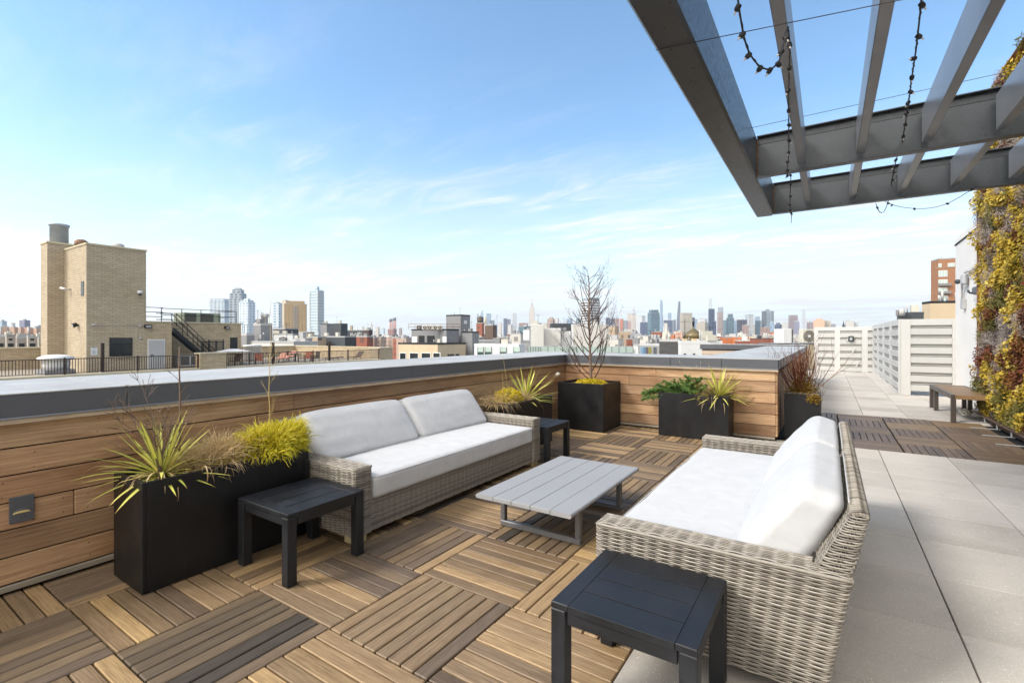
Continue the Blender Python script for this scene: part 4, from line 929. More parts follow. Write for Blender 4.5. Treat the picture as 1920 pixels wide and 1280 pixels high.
# --- planter B (tree)
t=thing('bare_tree','leafless young tree in the tall square planter','tree',(-2.93,6.60,.63)); q=np.random.RandomState(12); tips=[]
b=MB(); TP=[(0,0,-.02),(-.01,0,.12),(-.02,0,.35),(-.03,.0,.7),(-.045,.01,1.05),(-.04,.0,1.4),(-.045,.0,1.62)]; b.tube(TP,[.026,.021,.017,.0145,.012,.008,.004],10); b.build('trunk',M_bark,t)
b=MB(); TPa=np.array(TP)
def trunk_at(z): return np.array([np.interp(z,TPa[:,2],TPa[:,k]) for k in range(3)])
vis=np.array([.8356,.5494,0.]); fw=np.array([-.5494,.8356,0.])
low=[(.05,.85,.8,.75),(.06,-1.0,.55,.6),(.13,-.85,.8,.7),(.18,.7,.9,.65)]
for (z,lat,upv,l) in low: twigs(b,trunk_at(z),vis*lat+fw*q.normal(0,.25)+np.array([0,0,upv]),l,.0105,3,q,.10,.30,(3,5),.5,.62,tips=tips)
for k in range(31):
    z=.36+1.27*(k/31)**.9; s=1 if k%2 else -1; l=(.60 if z<1.0 else .60-(z-1.0)*.55)*q.uniform(.55,1.05); d=vis*s*q.uniform(.25,1.45)+fw*q.normal(0,.8)+np.array([0,0,q.uniform(.5,1.2)]); twigs(b,trunk_at(z),d,l,.0095*(1.25-z*.5),2,q,.15,.22,(2,4),.5,.62,tips=tips)
for p_ in tips: b.tube([p_,p_+q.normal(size=3)*.006+np.array([0,0,.006])],[.0032,.0022],5)
b.build('branches',M_barkr,t)
t=thing('golden_sedum','yellow sedum skirt round the foot of the bare tree','plant',(-2.93,6.58,.63)); sedum(t,6500,(.24,.20,.085),14)
# --- planter C
sprays((-1.58,6.76,.56),[(-1,-.2,.30,.60,.13),(-1,.1,.18,.68,.11),(-1,-.4,.12,.60,.11),(-.7,-.3,.6,.36,.14),(-.2,-.2,1,.26,.14),(.2,-.3,1,.24,.14),(.5,0,.9,.28,.15),(-.9,-.1,.5,.44,.13),(-1,-.2,.3,.52,.12),(.8,-.2,.6,.26,.11),(-.3,.4,.8,.26,.12),(.5,.4,.7,.25,.12),(-.8,.3,.6,.32,.11),(1,0,.35,.28,.10),(.1,-.6,.5,.2,.1)],M_jun,'dark green spreading juniper in the planter on the far parapet','juniper',seed=3,dens=1500,leaf=.012,leafw=.17)
sprays((-1.34,6.70,.56),[(-.5,-.6,.3,.18,.07),(.2,-.8,.25,.2,.07),(-.2,-.7,.1,.2,.07),(.5,-.4,.6,.2,.07),(-.6,0,.8,.2,.07)],M_junb,'bronze green trailing shrub between the juniper and the yucca','shrub',seed=6,dens=700,leaf=.011)
yucca((-1.19,6.76,.56),60,.50,.014,'spiky yellow green yucca at the right end of the juniper planter',seed=14,elmin=-.1)
threads((-1.32,6.64,.56),160,(.07,.05,.03),.17,.0014,plain('grey_dead_leaf','6b5d52',.9),'tangle of grey dead leaves hanging over the juniper planter','dry_grass',seed=5,droop=3.0,seg=6,stem=False,part='blades')
t=thing('seed_head','fine dry stalks with tiny pale heads above the juniper','flower',(-1.42,6.8,.56)); q=np.random.RandomState(8); b=MB(); hd=MB()
for k in range(9): 
    x=q.uniform(-.42,.05); h=q.uniform(.26,.44); P=[(0,0,0),(x*.3,-.02,h*.5),(x,-.04,h)]; b.tube(P,.0009,4); hd.tube([P[-1],(x+.004,-.04,h+.006)],[.004,.003],6)
b.build('stalk',M_tan,t); hd.build('flower_head',plain('dry_white2','c9c3b6',.8),t)
# --- planter D dogwood
t=thing('red_twig_dogwood','leafless red twig dogwood fanning out of the narrow planter','shrub',(-.28,7.45,.57)); q=np.random.RandomState(21); b=MB()
for k in range(62):
    a=q.uniform(0,6.28); r=q.uniform(0,.12); lean=q.uniform(.1,1.5)*(1 if k%3 else 1.3); s=q.uniform(-1,1); d=vis*s*lean+fw*q.normal(0,.3)+np.array([0,0,1.0]); twigs(b,(r*math.cos(a),r*math.sin(a),0),d,q.uniform(.38,.68),q.uniform(.0036,.0060),1 if k%2 else 2,q,.09,.26,(1,4),.45,.55,rmin=.0011)
b.build('stems',M_dog,t)
t=thing('bronze_shrub','low bronze foliage at the foot of the dogwood','plant',(-.28,7.44,.57)); b=MB(); q=np.random.RandomState(4); n=5200; C=np.c_[q.normal(0,.085,n),q.normal(0,.07,n),np.abs(q.normal(0,.10,n))]; V,Q,_=quadcloud(C,np.full(n,.012),.35,(0,0,.8),.9,None); b.quads(V,Q,None,q.rand(n)); n=700; C=np.c_[q.normal(.13,.035,n),q.normal(-.21,.015,n),q.normal(-.02,.025,n)]; V,Q,_=quadcloud(C,np.full(n,.013),.4,(0,-1,.3),.7,None); b.quads(V,Q,None,q.rand(n)); b.build('foliage',leafm('bronze_leaf',[(0,'4a2c14'),(.4,'7a5520'),(.75,'8f7a2a'),(1,'a08a3c')],.6,.2),t)
b=MB(); q=np.random.RandomState(9); n=1500; C=np.c_[q.uniform(-.46,-.10,n),q.uniform(7.27,7.63,n),.585+q.uniform(-.02,.02,n)]; V,Q,_=quadcloud(C,np.full(n,.014),.55,(0,0,1),.8,None); b.quads(V,Q,None,q.rand(n)); tag(b.build('leaf_litter',leafm('pale_litter',[(0,'8a8070'),(.5,'b5ab98'),(1,'cfc8b8')],.8,.1)),'pale dry leaf litter on the dogwood planter','leaf litter',kind='stuff')
# ================================================================== the roof next door
GZ=-21.0
M_brk=brickm('tan_brick','b5a78d','a39580','948874',.40,.13,.022)
M_brk2=brickm('tan_brick_light','beac90','a79678','8f826c',.30,.10,.014)
M_stone=plain('limestone_coping','b3a88e',.8,0,.08,1); M_rail=plain('bronze_railing','3a2d27',.5,.3); M_iron=plain('black_iron','1f2022',.5,.3)
M_glass=plain('dark_window_glass','23282b',.12,0,.2,1); M_wht=plain('painted_white','c9c9c7',.6,0,.05,2); M_ltgry=plain('light_grey_paint','a5a4a2',.6,0,.06,1)
M_mid=plain('mid_grey_stucco','7b7b7c',.85,0,.08,.4); M_drk=plain('charcoal_cladding','3c4044',.7,0,.12,.3); M_bei=plain('beige_stucco','b9a68a',.85,0,.07,.4); M_wstuc=plain('white_stucco_weathered','c2bfb8',.85,0,.1,.25)
M_gry2=plain('roof_silver','9a9b9a',.7,0,.15,.2); M_ac=plain('ac_unit_beige','b8b4a6',.6,0,.06,3); M_acd=plain('ac_grille_dark','4b4a45',.7,0,.2,20)
b=MB(); b.box((-2500,-9000,GZ-3),(9000,9000,GZ)) ; 
gm=Mt('city_ground',.9); v=gm.coord('Object'); gm.col(gm.mix(gm.rng(gm.noise(v,.01,8,.7),.35,.65),'4a4843','77726a'))
b=MB(); b.box((-12000,-9000,GZ-3),(9000,14000,GZ)); tag(b.build('city_ground',gm.m),'streets and yards of the city far below',kind='structure')
RZ=-1.02
yc0=PX(710,680,-36.7)[0]
t=thing('brick_building','tan brick neighbouring building with a roof terrace and tall stair tower','building',(-45,12,GZ)); O=(-45,12,GZ); t['_o']=O
def tw(mb,name,mat,par=None):
    o=mb.build(name,mat,None,world=False); o.parent=par or t; 
    if par is None: o.location=(-O[0],-O[1],-O[2])
    return o
b=MB(); b.box((-75,-25,GZ),(-36.6,yc0+1.7,RZ-.02)); tw(b,'base_wall',M_brk2)
b=MB(); b.box((-74.5,-24.5,RZ-.019),(-36.8,yc0+1.5,RZ+.0)); tw(b,'roof',plain('terrace_tiles','8d8374',.85,0,.1,1))
b=MB(); b.cbox((-37.0,-25,RZ+.0),(-36.4,PX(371,690,-36.7)[0],RZ+.14),.01,1); tw(b,'curb',M_stone); b=MB(); b.cbox((-37.0,PX(422,690,-36.7)[0],RZ),(-36.4,PX(710,690,-36.7)[0],RZ+.14),.01,1); tw(b,'curb',M_stone)
# towers: main block, chimney block, low extension, rear wing
TX=-40.0; ty0,tz1=PX(162,458,TX); ty1,_=PX(274,471,TX); ty2,tz2=PX(322,605,TX)
b=MB(); b.box((-44.4,ty0,RZ),(TX,ty1,tz1)); tw(b,'tower_wall',M_brk)
b=MB(); b.box((-45.9,ty0-.87,RZ),(-44.401,ty1-1,tz1+.42)); tw(b,'chimney_wall',M_brk)
b=MB(); b.box((-44.38,ty1+.001,RZ),(TX-.01,ty2,tz2)); tw(b,'extension_wall',M_brk2)
WXX=-41.6; wy2,wz=PX(452,608,WXX); b=MB(); b.box((-46,ty2+.001,RZ),(WXX,wy2,wz)); tw(b,'wing_wall',M_brk2)
for A_,B_ in (((-44.45,ty0-.05,tz1+.001),(TX+.05,ty1+.05,tz1+.12)),((-44.3,ty1+.06,tz2+.001),(TX+.03,ty2+.03,tz2+.10)),((-46.05,ty2+.04,wz+.001),(WXX+.05,wy2+.05,wz+.10)),((-45.95,ty0-.92,tz1+.421),(-44.35,ty1-.95,tz1+.55))):
    b=MB(); b.cbox(A_,B_,.01,1); tw(b,'coping',M_stone)
cxp=-45.1; cyp=ty0-.1; b=MB(); b.lathe([(.50,tz1+.55),(.50,tz1+1.75),(.56,tz1+1.76),(.56,tz1+1.9),(.5,tz1+1.91)],(cxp,cyp,0),20); tw(b,'flue',plain('flue_steel','9aa2aa',.45,.2,.12,3))
b=MB(); b.lathe([(.30,tz1+.12),(.36,tz1+.18),(.36,tz1+.42),(.2,tz1+.55)],(-41.9,ty0+.25,0),14); tw(b,'vent',plain('rusty_vent','7d5f4a',.7,.2,.3,5))
b=MB(); b.lathe([(.3,tz1+.12),(.34,tz1+.4),(.2,tz1+.5)],(-41.2,ty1-1.2,0),14); tw(b,'vent',M_ltgry)
def on_plane(name,x0,x1,y0,y1,X,mat,par=None,proud=.03,thick=.05,inset=None):
    """flat piece on the plane X, given by pixel box"""
    ya,za=PX(x0,y0,X);yb,zb=PX(x1,y1,X); _,z1=PX(x0,y0,X); b=MB(); zt=max(za,zb);zl=min(PX(x1,y1,X)[1],PX(x0,y1,X)[1]); zt=PX(x0,y0,X)[1]
    b.cbox((X-thick+proud,min(ya,yb),zl),(X+proud,max(ya,yb),zt),.004,1); o=tw(b,name,mat); return (min(ya,yb),max(ya,yb),zl,zt)
y0,y1,z0,z1=on_plane('window',205,248,633,667.5,TX,M_iron,proud=.03)
b=MB(); ym=(y0+y1)/2; zh=z0+(z1-z0)*.66
for (a,c,d,e) in ((y0+.06,ym-.03,z0+.06,zh-.03),(ym+.03,y1-.06,z0+.06,zh-.03),(y0+.06,y1-.06,zh+.03,z1-.06)): b.cbox((TX+.031,a,d),(TX+.04,c,e),.003,1)
tw(b,'pane',M_glass)
b=MB(); b.cbox((TX-.02,y0-.05,z0-.10),(TX+.10,y1+.05,z0-.002),.006,1); tw(b,'sill',M_stone)
y0,y1,z0,z1=on_plane('door_frame',276.5,309.5,636,697,TX,M_wht,proud=.02); z0=RZ+.01
b=MB(); b.cbox((TX+.0205,y0+.06,z0),(TX+.04,y1-.06,z1-.07),.004,1); tw(b,'door',M_ltgry)
b=MB(); b.tube([(TX+.04,y0+.18,z0+1.0),(TX+.11,y0+.18,z0+1.0),(TX+.11,y0+.34,z0+1.0)],.025,6); tw(b,'handle',M_iron)
y0,y1,z0,z1=on_plane('window',431.5,445,632.5,659,WXX,M_iron,proud=.03); b=MB(); b.cbox((WXX+.031,y0+.06,z0+.06),(WXX+.04,y1-.06,z1-.06),.003,1); tw(b,'pane',M_glass)
b=MB(); b.cbox((WXX-.02,y0-.05,z0-.10),(WXX+.10,y1+.05,z0-.002),.006,1); tw(b,'sill',M_stone)
# slot window on the lit face
xs0,zs1=PY(152.5,528,ty0); xs1,zs0=PY(157.5,554,ty0); b=MB(); b.cbox((xs0,ty0-.03,zs0),(xs1,ty0+.02,zs1),.004,0); tw(b,'slot_window',M_glass)
# sign with faint writing
y0,y1,z0,z1=on_plane('sign',170,182.5,651.5,665.5,TX,M_wht,proud=.03,thick=.03)
b=MB(); 
for k in range(5): b.cbox((TX+.0305,y0+.08,z0+.08+k*.055),(TX+.034,y1-.08-.04*(k%2),z0+.10+k*.055),.001,1)
a=np.linspace(.3,5.6,14); b.tube(np.c_[np.full(14,TX+.033),(y0+y1)/2+.09*np.cos(a)*(a/6),z0+.46+.06*np.sin(a)*(a/6)+.03],.012,5); tw(b,'sign_marks',plain('sign_blue','4f7484',.6))
def lampbox(px,py,X,w,h,lab,d=.25):
    y,z=PX(px,py,X); q=thing('wall_lamp',lab,'light',(X,y,z)); b=MB(); b.cbox((0.004,-w/2,-h/2),(d,w/2,h/2),.03,1); b.build('housing',M_iron,q); b=MB(); b.cbox((.05,-w/2+.05,-h/2-.02),(d-.03,w/2-.05,-h/2+.001),.005,1); b.cbox((d+.001,-w/2+.06,-h/2+.05),(d+.012,w/2-.06,h/2-.08),.004,1); b.build('lens',M_ltgry,q); return q
lampbox(276,611.5,TX,.42,.24,'dark wall lamp above the grey door of the brick building')
lampbox(424,614,WXX,.34,.22,'dark wall lamp near the far end of the low brick wing')
def lamp2(px,py,Y,lab):
    x,z=PY(px,py,Y); q=thing('wall_lamp',lab,'light',(x,Y,z)); b=MB(); b.tube([(0,0,0),(0,-.12,.05),(0,-.3,-.02)],[.05,.14,.17],10); b.build('housing',M_iron,q); b=MB(); b.tube([(0,-.301,-.021),(0,-.31,-.024)],.13,10); b.build('lens',M_ltgry,q)
lamp2(147,610,ty0,'dark cone shaped wall lamp on the sunlit face of the stair tower')
def camera_(px,py,kind,X=None,Y=None,lab=''):
    if X is not None: y,z=PX(px,py,X); p=(X,y,z); d=np.array([1.,0,0])
    else: x,z=PY(px,py,Y); p=(x,Y,z); d=np.array([0,-1.,0])
    q=thing('security_camera',lab,'camera',p); b=MB(); b.tube([d*.0,d*.22,d*.3+np.array([0,0,-.03])],[.05,.035,.03],8); b.build('bracket',M_ltgry,q)
    b=MB(); 
    if kind=='dome': b.lathe([(.13,.02),(.15,-.05),(.15,-.16),(.13,-.18)],tuple(d*.3),14); b.build('housing',M_wht,q); b=MB(); b.lathe([(.12,-.181),(.10,-.25),(.05,-.29)],tuple(d*.3),14); b.build('dome',M_glass,q)
    else: 
        s=np.array([-.3,-.1,.06]); b.tube([d*.28,d*.28+s*.3,d*.28+s*1.4],[.05,.07,.075],8); b.build('housing',M_wht,q)
camera_(259,546,'dome',X=TX,lab='white dome security camera on the shaded face of the stair tower')
camera_(133,542.5,'bullet',Y=ty0,lab='small white bullet camera on the sunlit face of the stair tower')
# cable + little boxes along the wall
b=MB(); ya,za=PX(165,609,TX); yb,zb=PX(268,611,TX); b.tube([(TX+.02,ya,za),(TX+.02,yb,zb)],.012,4); yc,zc=PX(262,634,TX); b.tube([(TX+.02,yb-.3,zb),(TX+.02,yb-.3,zc)],.012,4)
for (px,py) in ((175,609),(263,611),(263,634)): y,z=PX(px,py,TX); b.cbox((TX+.005,y-.09,z-.06),(TX+.07,y+.09,z+.06),.02,1)
tw(b,'wall_cable',M_ltgry)
# railing of the roof terrace
def railing(t,X,y0,y1,z0,h,mat,pitch=.13,postp=4.0,dirn=1,name='baluster',post_r=.04,mid=False):
    b=MB(); b.cbox((X-.035,y0,z0+h-.05),(X+.035,y1,z0+h),.006,1); b.cbox((X-.02,y0,z0+.08),(X+.02,y1,z0+.11),.004,1); b.build('handrail',mat,t,world=True)
    b=MB(); y=y0+pitch
    while y<y1: b.box((X-.014,y-.014,z0+.1101),(X+.014,y+.014,z0+h-.0501)); y+=pitch
    o=b.build('balusters',mat,t,world=True)
    y=y0
    while y<=y1+.01: b=MB(); b.cbox((X-post_r,y-post_r,z0),(X+post_r,y+post_r,z0+h+.06),.005,2); b.build('post',mat,t,world=True); y+=postp
rz=RZ+.141
q=thing('railing','dark bronze railing in front of the brick stair tower','railing',(-36.7,5,rz)); q['_o']=(-36.7,5,rz); ya_=PX(371,690,-36.7)[0]; railing(q,-36.7,-12,ya_,rz,.93,M_rail,postp=(ya_+12)/8)
q=thing('railing','dark bronze railing in front of the patio furniture on the brick roof','railing',(-36.7,27,rz)); q['_o']=(-36.7,27,rz); yb_=PX(422,690,-36.7)[0]; yc_=PX(710,680,-36.7)[0]; railing(q,-36.7,yb_,yc_,rz,.93,M_rail,postp=(yc_-yb_)/4)
q=thing('brick_pier','low tan brick pier between the two bronze railings','wall',(-36.9,(ya_+yb_)/2,RZ)); hw_=(yb_-ya_)/2-.05; b=MB(); b.box((-.35,-hw_,-.4),(.45,hw_,1.1)); b.build('wall',M_brk2,q); b=MB(); b.cbox((-.4,-hw_-.04,1.101),(.5,hw_+.04,1.2),.01,1); b.build('coping',M_stone,q)
q=thing('brick_pier','tan brick end pier at the far end of the bronze railing','wall',(-37.2,yc_+.95,RZ)); b=MB(); b.box((-.9,-.9,-4),(.6,.75,1.15)); b.build('wall',M_brk,q); b=MB(); b.cbox((-.95,-.95,1.151),(.65,.8,1.25),.01,1); b.build('coping',M_stone,q)
q=thing('brick_parapet','low brick parapet behind the roof patio','wall',(-52,30,RZ)); q['_o']=(-52,30,RZ); b=MB(); b.box((-53,wy2+.1,RZ),(-52.6,yc0+1.7,RZ+1.15)); b.build('wall',M_brk2,q,world=True); b=MB(); b.box((-52.599,yc0+1.3,RZ),(-38.2,yc0+1.7,RZ+1.15)); b.build('wall',M_brk2,q,world=True); b=MB(); b.cbox((-53.05,wy2+.1,RZ+1.151),(-52.55,yc0+1.75,RZ+1.25),.01,1); b.build('coping',M_stone,q,world=True); b=MB(); b.cbox((-52.549,yc0+1.25,RZ+1.151),(-38.15,yc0+1.75,RZ+1.25),.01,0); b.build('coping',M_stone,q,world=True)
q=thing('brick_parapet','low brick parapet left of the stair tower','wall',(-48,0,RZ)); q['_o']=(-48,0,RZ); b=MB(); b.box((-48.4,-25,RZ),(-48,ty0+2,RZ+1.45)); b.build('wall',M_brk2,q,world=True); b=MB(); b.cbox((-48.46,-25,RZ+1.451),(-47.94,ty0+2,RZ+1.58),.01,1); b.build('coping',M_stone,q,world=True)
for (px,X,lab,zt) in ((192,-36.95,'dark square post standing by the railing of the stair tower',643),(512,-36.95,'dark square post in front of the roof patio chairs',641.5),(617.5,-36.95,'dark square post near the far end of the roof railing',640)):
    y,z=PX(px,zt,X); q=thing('post',lab,'post',(X,y,RZ+.14)); b=MB(); b.cbox((-.08,-.08,0),(.08,.08,z-RZ-.14),.006,2); b.build('shaft',M_rail,q); b=MB(); b.cbox((-.13,-.13,.0),(.13,.13,.03),.004,2); b.build('base_plate',M_wht,q)
# white roof fan, condenser crates and hoops on the brick roof
q=thing('roof_fan','squat white roof fan behind the railing left of the stair tower','fan',(-39.5,PX(105,690,-39.5)[0],RZ)); b=MB(); b.box((-.9,-.7,.0),(.9,.7,.34)); b.build('base',M_mid,q); b=MB(); b.lathe([(.62,.341),(.66,.6),(.66,.9),(.85,.92),(.85,1.06),(.5,1.2),(.1,1.24)],(0,0,0),20); b.build('housing',M_wht,q)
y,_=PX(352,690,-40.6)
q=thing('condenser_unit','grey condenser box in the shadow under the iron stair','air conditioner',(-40.6,y,RZ)); b=MB(); b.cbox((-.4,-.75,.08),(.4,.75,.95),.02,1); b.build('housing',M_ltgry,q); b=MB(); b.cbox((.401,-.65,.2),(.41,-.05,.85),.01,1); b.cbox((.401,.05,.2),(.41,.65,.85),.01,1); b.build('grille',M_acd,q)
q=thing('orange_board','narrow orange board leaning beside the white roof fan','board',(-39.8,PX(85.5,690,-39.8)[0],RZ)); b=MB(); b.cbox((-.03,-.12,0),(.03,.12,1.0),.004,2); b.build('board',plain('orange_wood','b0733f',.7),q)
# iron stair to the wing roof
q=thing('iron_stair','black iron stair climbing to the roof of the low wing','stairs',(-40.4,18,RZ)); q['_o']=(-40.4,18,RZ)
SX=-40.9; (ys,zs)=PX(322,612,SX); (ye,_)=PX(400,665,SX); ze=RZ+.05
for dx in (0,.75):
    b=MB(); nrm=math.atan2(zs-ze,ye-ys); 
    P0=np.array([SX+dx,ye,ze]);P1=np.array([SX+dx,ys-.2,zs-.1]); b.tube([P0,P1],.02,4); v=[P0,P1,P1+[0,0,-.34],P0+[0,0,-.34]]; v=[np.array(x) for x in v]; v2=[x+np.array([.03,0,0]) for x in v]
    b.quads(np.array(v+v2),[(0,1,2,3),(7,6,5,4),(0,4,5,1),(1,5,6,2),(2,6,7,3),(3,7,4,0)]); b.build('stringer',M_iron,q,world=True)
b=MB()
for k in range(13): f=k/12.5; b.box((SX+.035,ye+(ys-ye)*f-.15,ze+(zs-ze)*f-.06),(SX+.745,ye+(ys-ye)*f+.13,ze+(zs-ze)*f-.03))
b.build('treads',M_iron,q,world=True)
b=MB()
for dx in (.0,.75):
    for h in (.5,.95): b.tube([(SX+dx,ye,ze+h),(SX+dx,ys,zs+h),(SX+dx,ys-1.0,zs+h+.0)],.028,5)
    for k in range(5): f=k/4; b.tube([(SX+dx,ye+(ys-ye)*f,ze+(zs-ze)*f),(SX+dx,ye+(ys-ye)*f,ze+(zs-ze)*f+.95)],.026,5)
b.build('handrail',M_iron,q,world=True)
q=thing('roof_railing','thin black pipe railing round the wing roof','railing',(-42,18,wz)); q['_o']=(-42,18,wz); b=MB()
for h in (.38,.72,1.05): b.tube([(-41.2,ty1+.1,wz+.05+h),(-41.2,ty2-.1,wz+.05+h)],.024,5)
for h in (.5,1.0): b.tube([(-42.0,ty2+.1,wz+.1+h),(-42.0,wy2-.2,wz+.1+h)],.024,5); b.tube([(-45.9,wy2-.2,wz+.1+h),(-42.0,wy2-.2,wz+.1+h)],.024,5)
for k in range(5): y=ty2+.1+(wy2-ty2-.3)*k/4; b.tube([(-42.0,y,wz+.1),(-42.0,y,wz+1.1)],.03,5)
b.build('rails',M_iron,q,world=True)
y0_,z0_=PX(335,605,-43.4); y1_,_=PX(404,590,-43.4)
q=thing('rooftop_unit','long sage green rooftop air unit on the low wing','air conditioner',(-43.4,(y0_+y1_)/2,wz+.1)); Lh=(y1_-y0_)/2; b=MB(); b.cbox((-.9,-Lh,0.02),(.9,Lh,.78),.02,1); b.build('housing',plain('sage_metal','8c927f',.6,.1,.05,1),q)
b=MB(); b.cbox((.901,-Lh+.08,.06),(.92,-Lh+.9,.72),.01,1); b.cbox((.901,-Lh+1.2,.06),(.92,-Lh+2.2,.72),.01,1); b.build('grille',M_acd,q)
q=thing('iron_fence','tall black iron fence at the foot of the iron stair','fence',(-40.5,20,RZ)); q['_o']=(-40.5,20,RZ); fy0,_=PX(378,660,-40.2); fy1,_=PX(419,660,-40.2); b=MB()
for k in range(22): y=fy0+(fy1-fy0)*k/21; b.tube([(-40.2,y,RZ),(-40.2,y,RZ+2.0+.1*(k%2))],.02 if k%7 else .05,4)
for h in (.2,1.0,1.9): b.tube([(-40.2,fy0,RZ+h),(-40.2,fy1,RZ+h)],.025,4)
b.build('bars',M_iron,q,world=True)
# patio furniture
def lounge(px,X,lab,mat,rz=0,kind='chair'):
    y,_=PX(px,680,X); q=thing('patio_chair',lab,'chair',(X,y,RZ),rz,'patio furniture on the brick roof'); b=MB(); b.cbox((-.3,-.3,.36),(.3,.3,.42),.01,1); b.build('seat',mat,q); b=MB(); b.cbox((-.3,.28,.42),(.3,.33,.95),.01,0,rot=rotx(-.25)); b.build('backrest',mat,q)
    for sx in (-1,1):
        b=MB(); b.tube([(sx*.28,-.3,0),(sx*.28,-.28,.6),(sx*.28,.28,.6)],.025,5); b.build('arm_frame',M_iron,q)
        b=MB(); b.tube([(sx*.28,.3,0),(sx*.28,.3,.4)],.025,5); b.build('leg',M_iron,q)
M_red=plain('faded_red_sling','9a5a45',.7); M_brn=plain('brown_sling','4a3a32',.7); M_wicd=plain('dark_wicker','3c322c',.8)
lounge(440,-39,'brown patio chair at the left end of the roof patio',M_brn,.3); lounge(486,-38.6,'small red chair in front of the first patio post',M_red,1.2)
lounge(546,-42,'brown patio chair by the round patio table',M_brn,2.2); lounge(566,-39.8,'red and black patio chair right of the round table',M_red,-.6); lounge(578,-38.8,'red patio chair beside the dark wicker armchair',M_red,.8); lounge(590,-38.6,'dark wicker armchair nearest the tall patio post',M_wicd,0)
def deckchair(px,X,lab,mat,a=.55):
    y,_=PX(px,680,X); q=thing('sun_lounger',lab,'sun lounger',(X,y,RZ),.2,'sun loungers on the brick roof'); b=MB(); b.cbox((-.32,-.9,.28),(.32,.25,.34),.01,1); b.build('seat',mat,q); b=MB(); b.cbox((-.32,.25,.28),(.32,1.0,.34),.01,1,rot=rotx(a),cen=(0,.25,.31)); b.build('backrest',mat,q)
    for sx in (-1,1): b=MB(); b.tube([(sx*.3,-.8,0),(sx*.3,-.75,.3),(sx*.3,.2,.3),(sx*.3,.4,0)],.022,5); b.build('leg_frame',M_iron,q)
M_str=plain('striped_sling','b07a66',.7)
deckchair(521,-41,'folded striped sun lounger left of the pale twig sapling',M_str,.9); deckchair(531,-42,'striped sun lounger behind the pale twig sapling',M_str,.8); deckchair(541,-43.5,'striped sun lounger leaning near the round table',M_str,.9)
deckchair(626,-39,'flat dark sun lounger right of the tall patio post',M_brn,.05); deckchair(668,-39,'dark sun lounger with raised back near the end pier',M_brn,.75)
y,_=PX(553,680,-40.5); q=thing('patio_table','round dark patio table on the brick roof','table',(-40.5,y,RZ)); b=MB(); b.lathe([(.6,.72),(.6,.76)],(0,0,0),20); b.build('tabletop',M_iron,q); b=MB(); b.tube([(0,0,0),(0,0,.719)],.05,8); b.build('leg',M_iron,q)
y,_=PX(473,670,-46); q=thing('condenser_unit','white round condenser at the back of the roof patio','air conditioner',(-46,y,RZ)); b=MB(); b.lathe([(.75,.1),(.75,1.35),(.8,1.36),(.8,1.5),(.2,1.55)],(0,0,0),18); b.build('housing',M_wht,q); b=MB(); b.box((-.6,-.6,0),(.6,.6,.1)); b.build('base',M_iron,q)
y,_=PX(437,668,-39.3); q=thing('grill_shelter','small white topped grill shelter by the brick pier','shelter',(-39.3,y,RZ)); b=MB(); b.prism([(-.6,-1.1),(.6,-1.1),(.6,1.1),(-.6,1.1)],1.15,1.35,top=[(-.05,-.3),(.05,-.3),(.05,.3),(-.05,.3)]); b.build('roof',M_wht,q)
b=MB()
for sx in (-1,1):
    for sy in (-1,1): b.tube([(sx*.55,sy*1.0,0),(sx*.55,sy*1.0,1.15)],.03,5)
b.build('frame',M_iron,q)
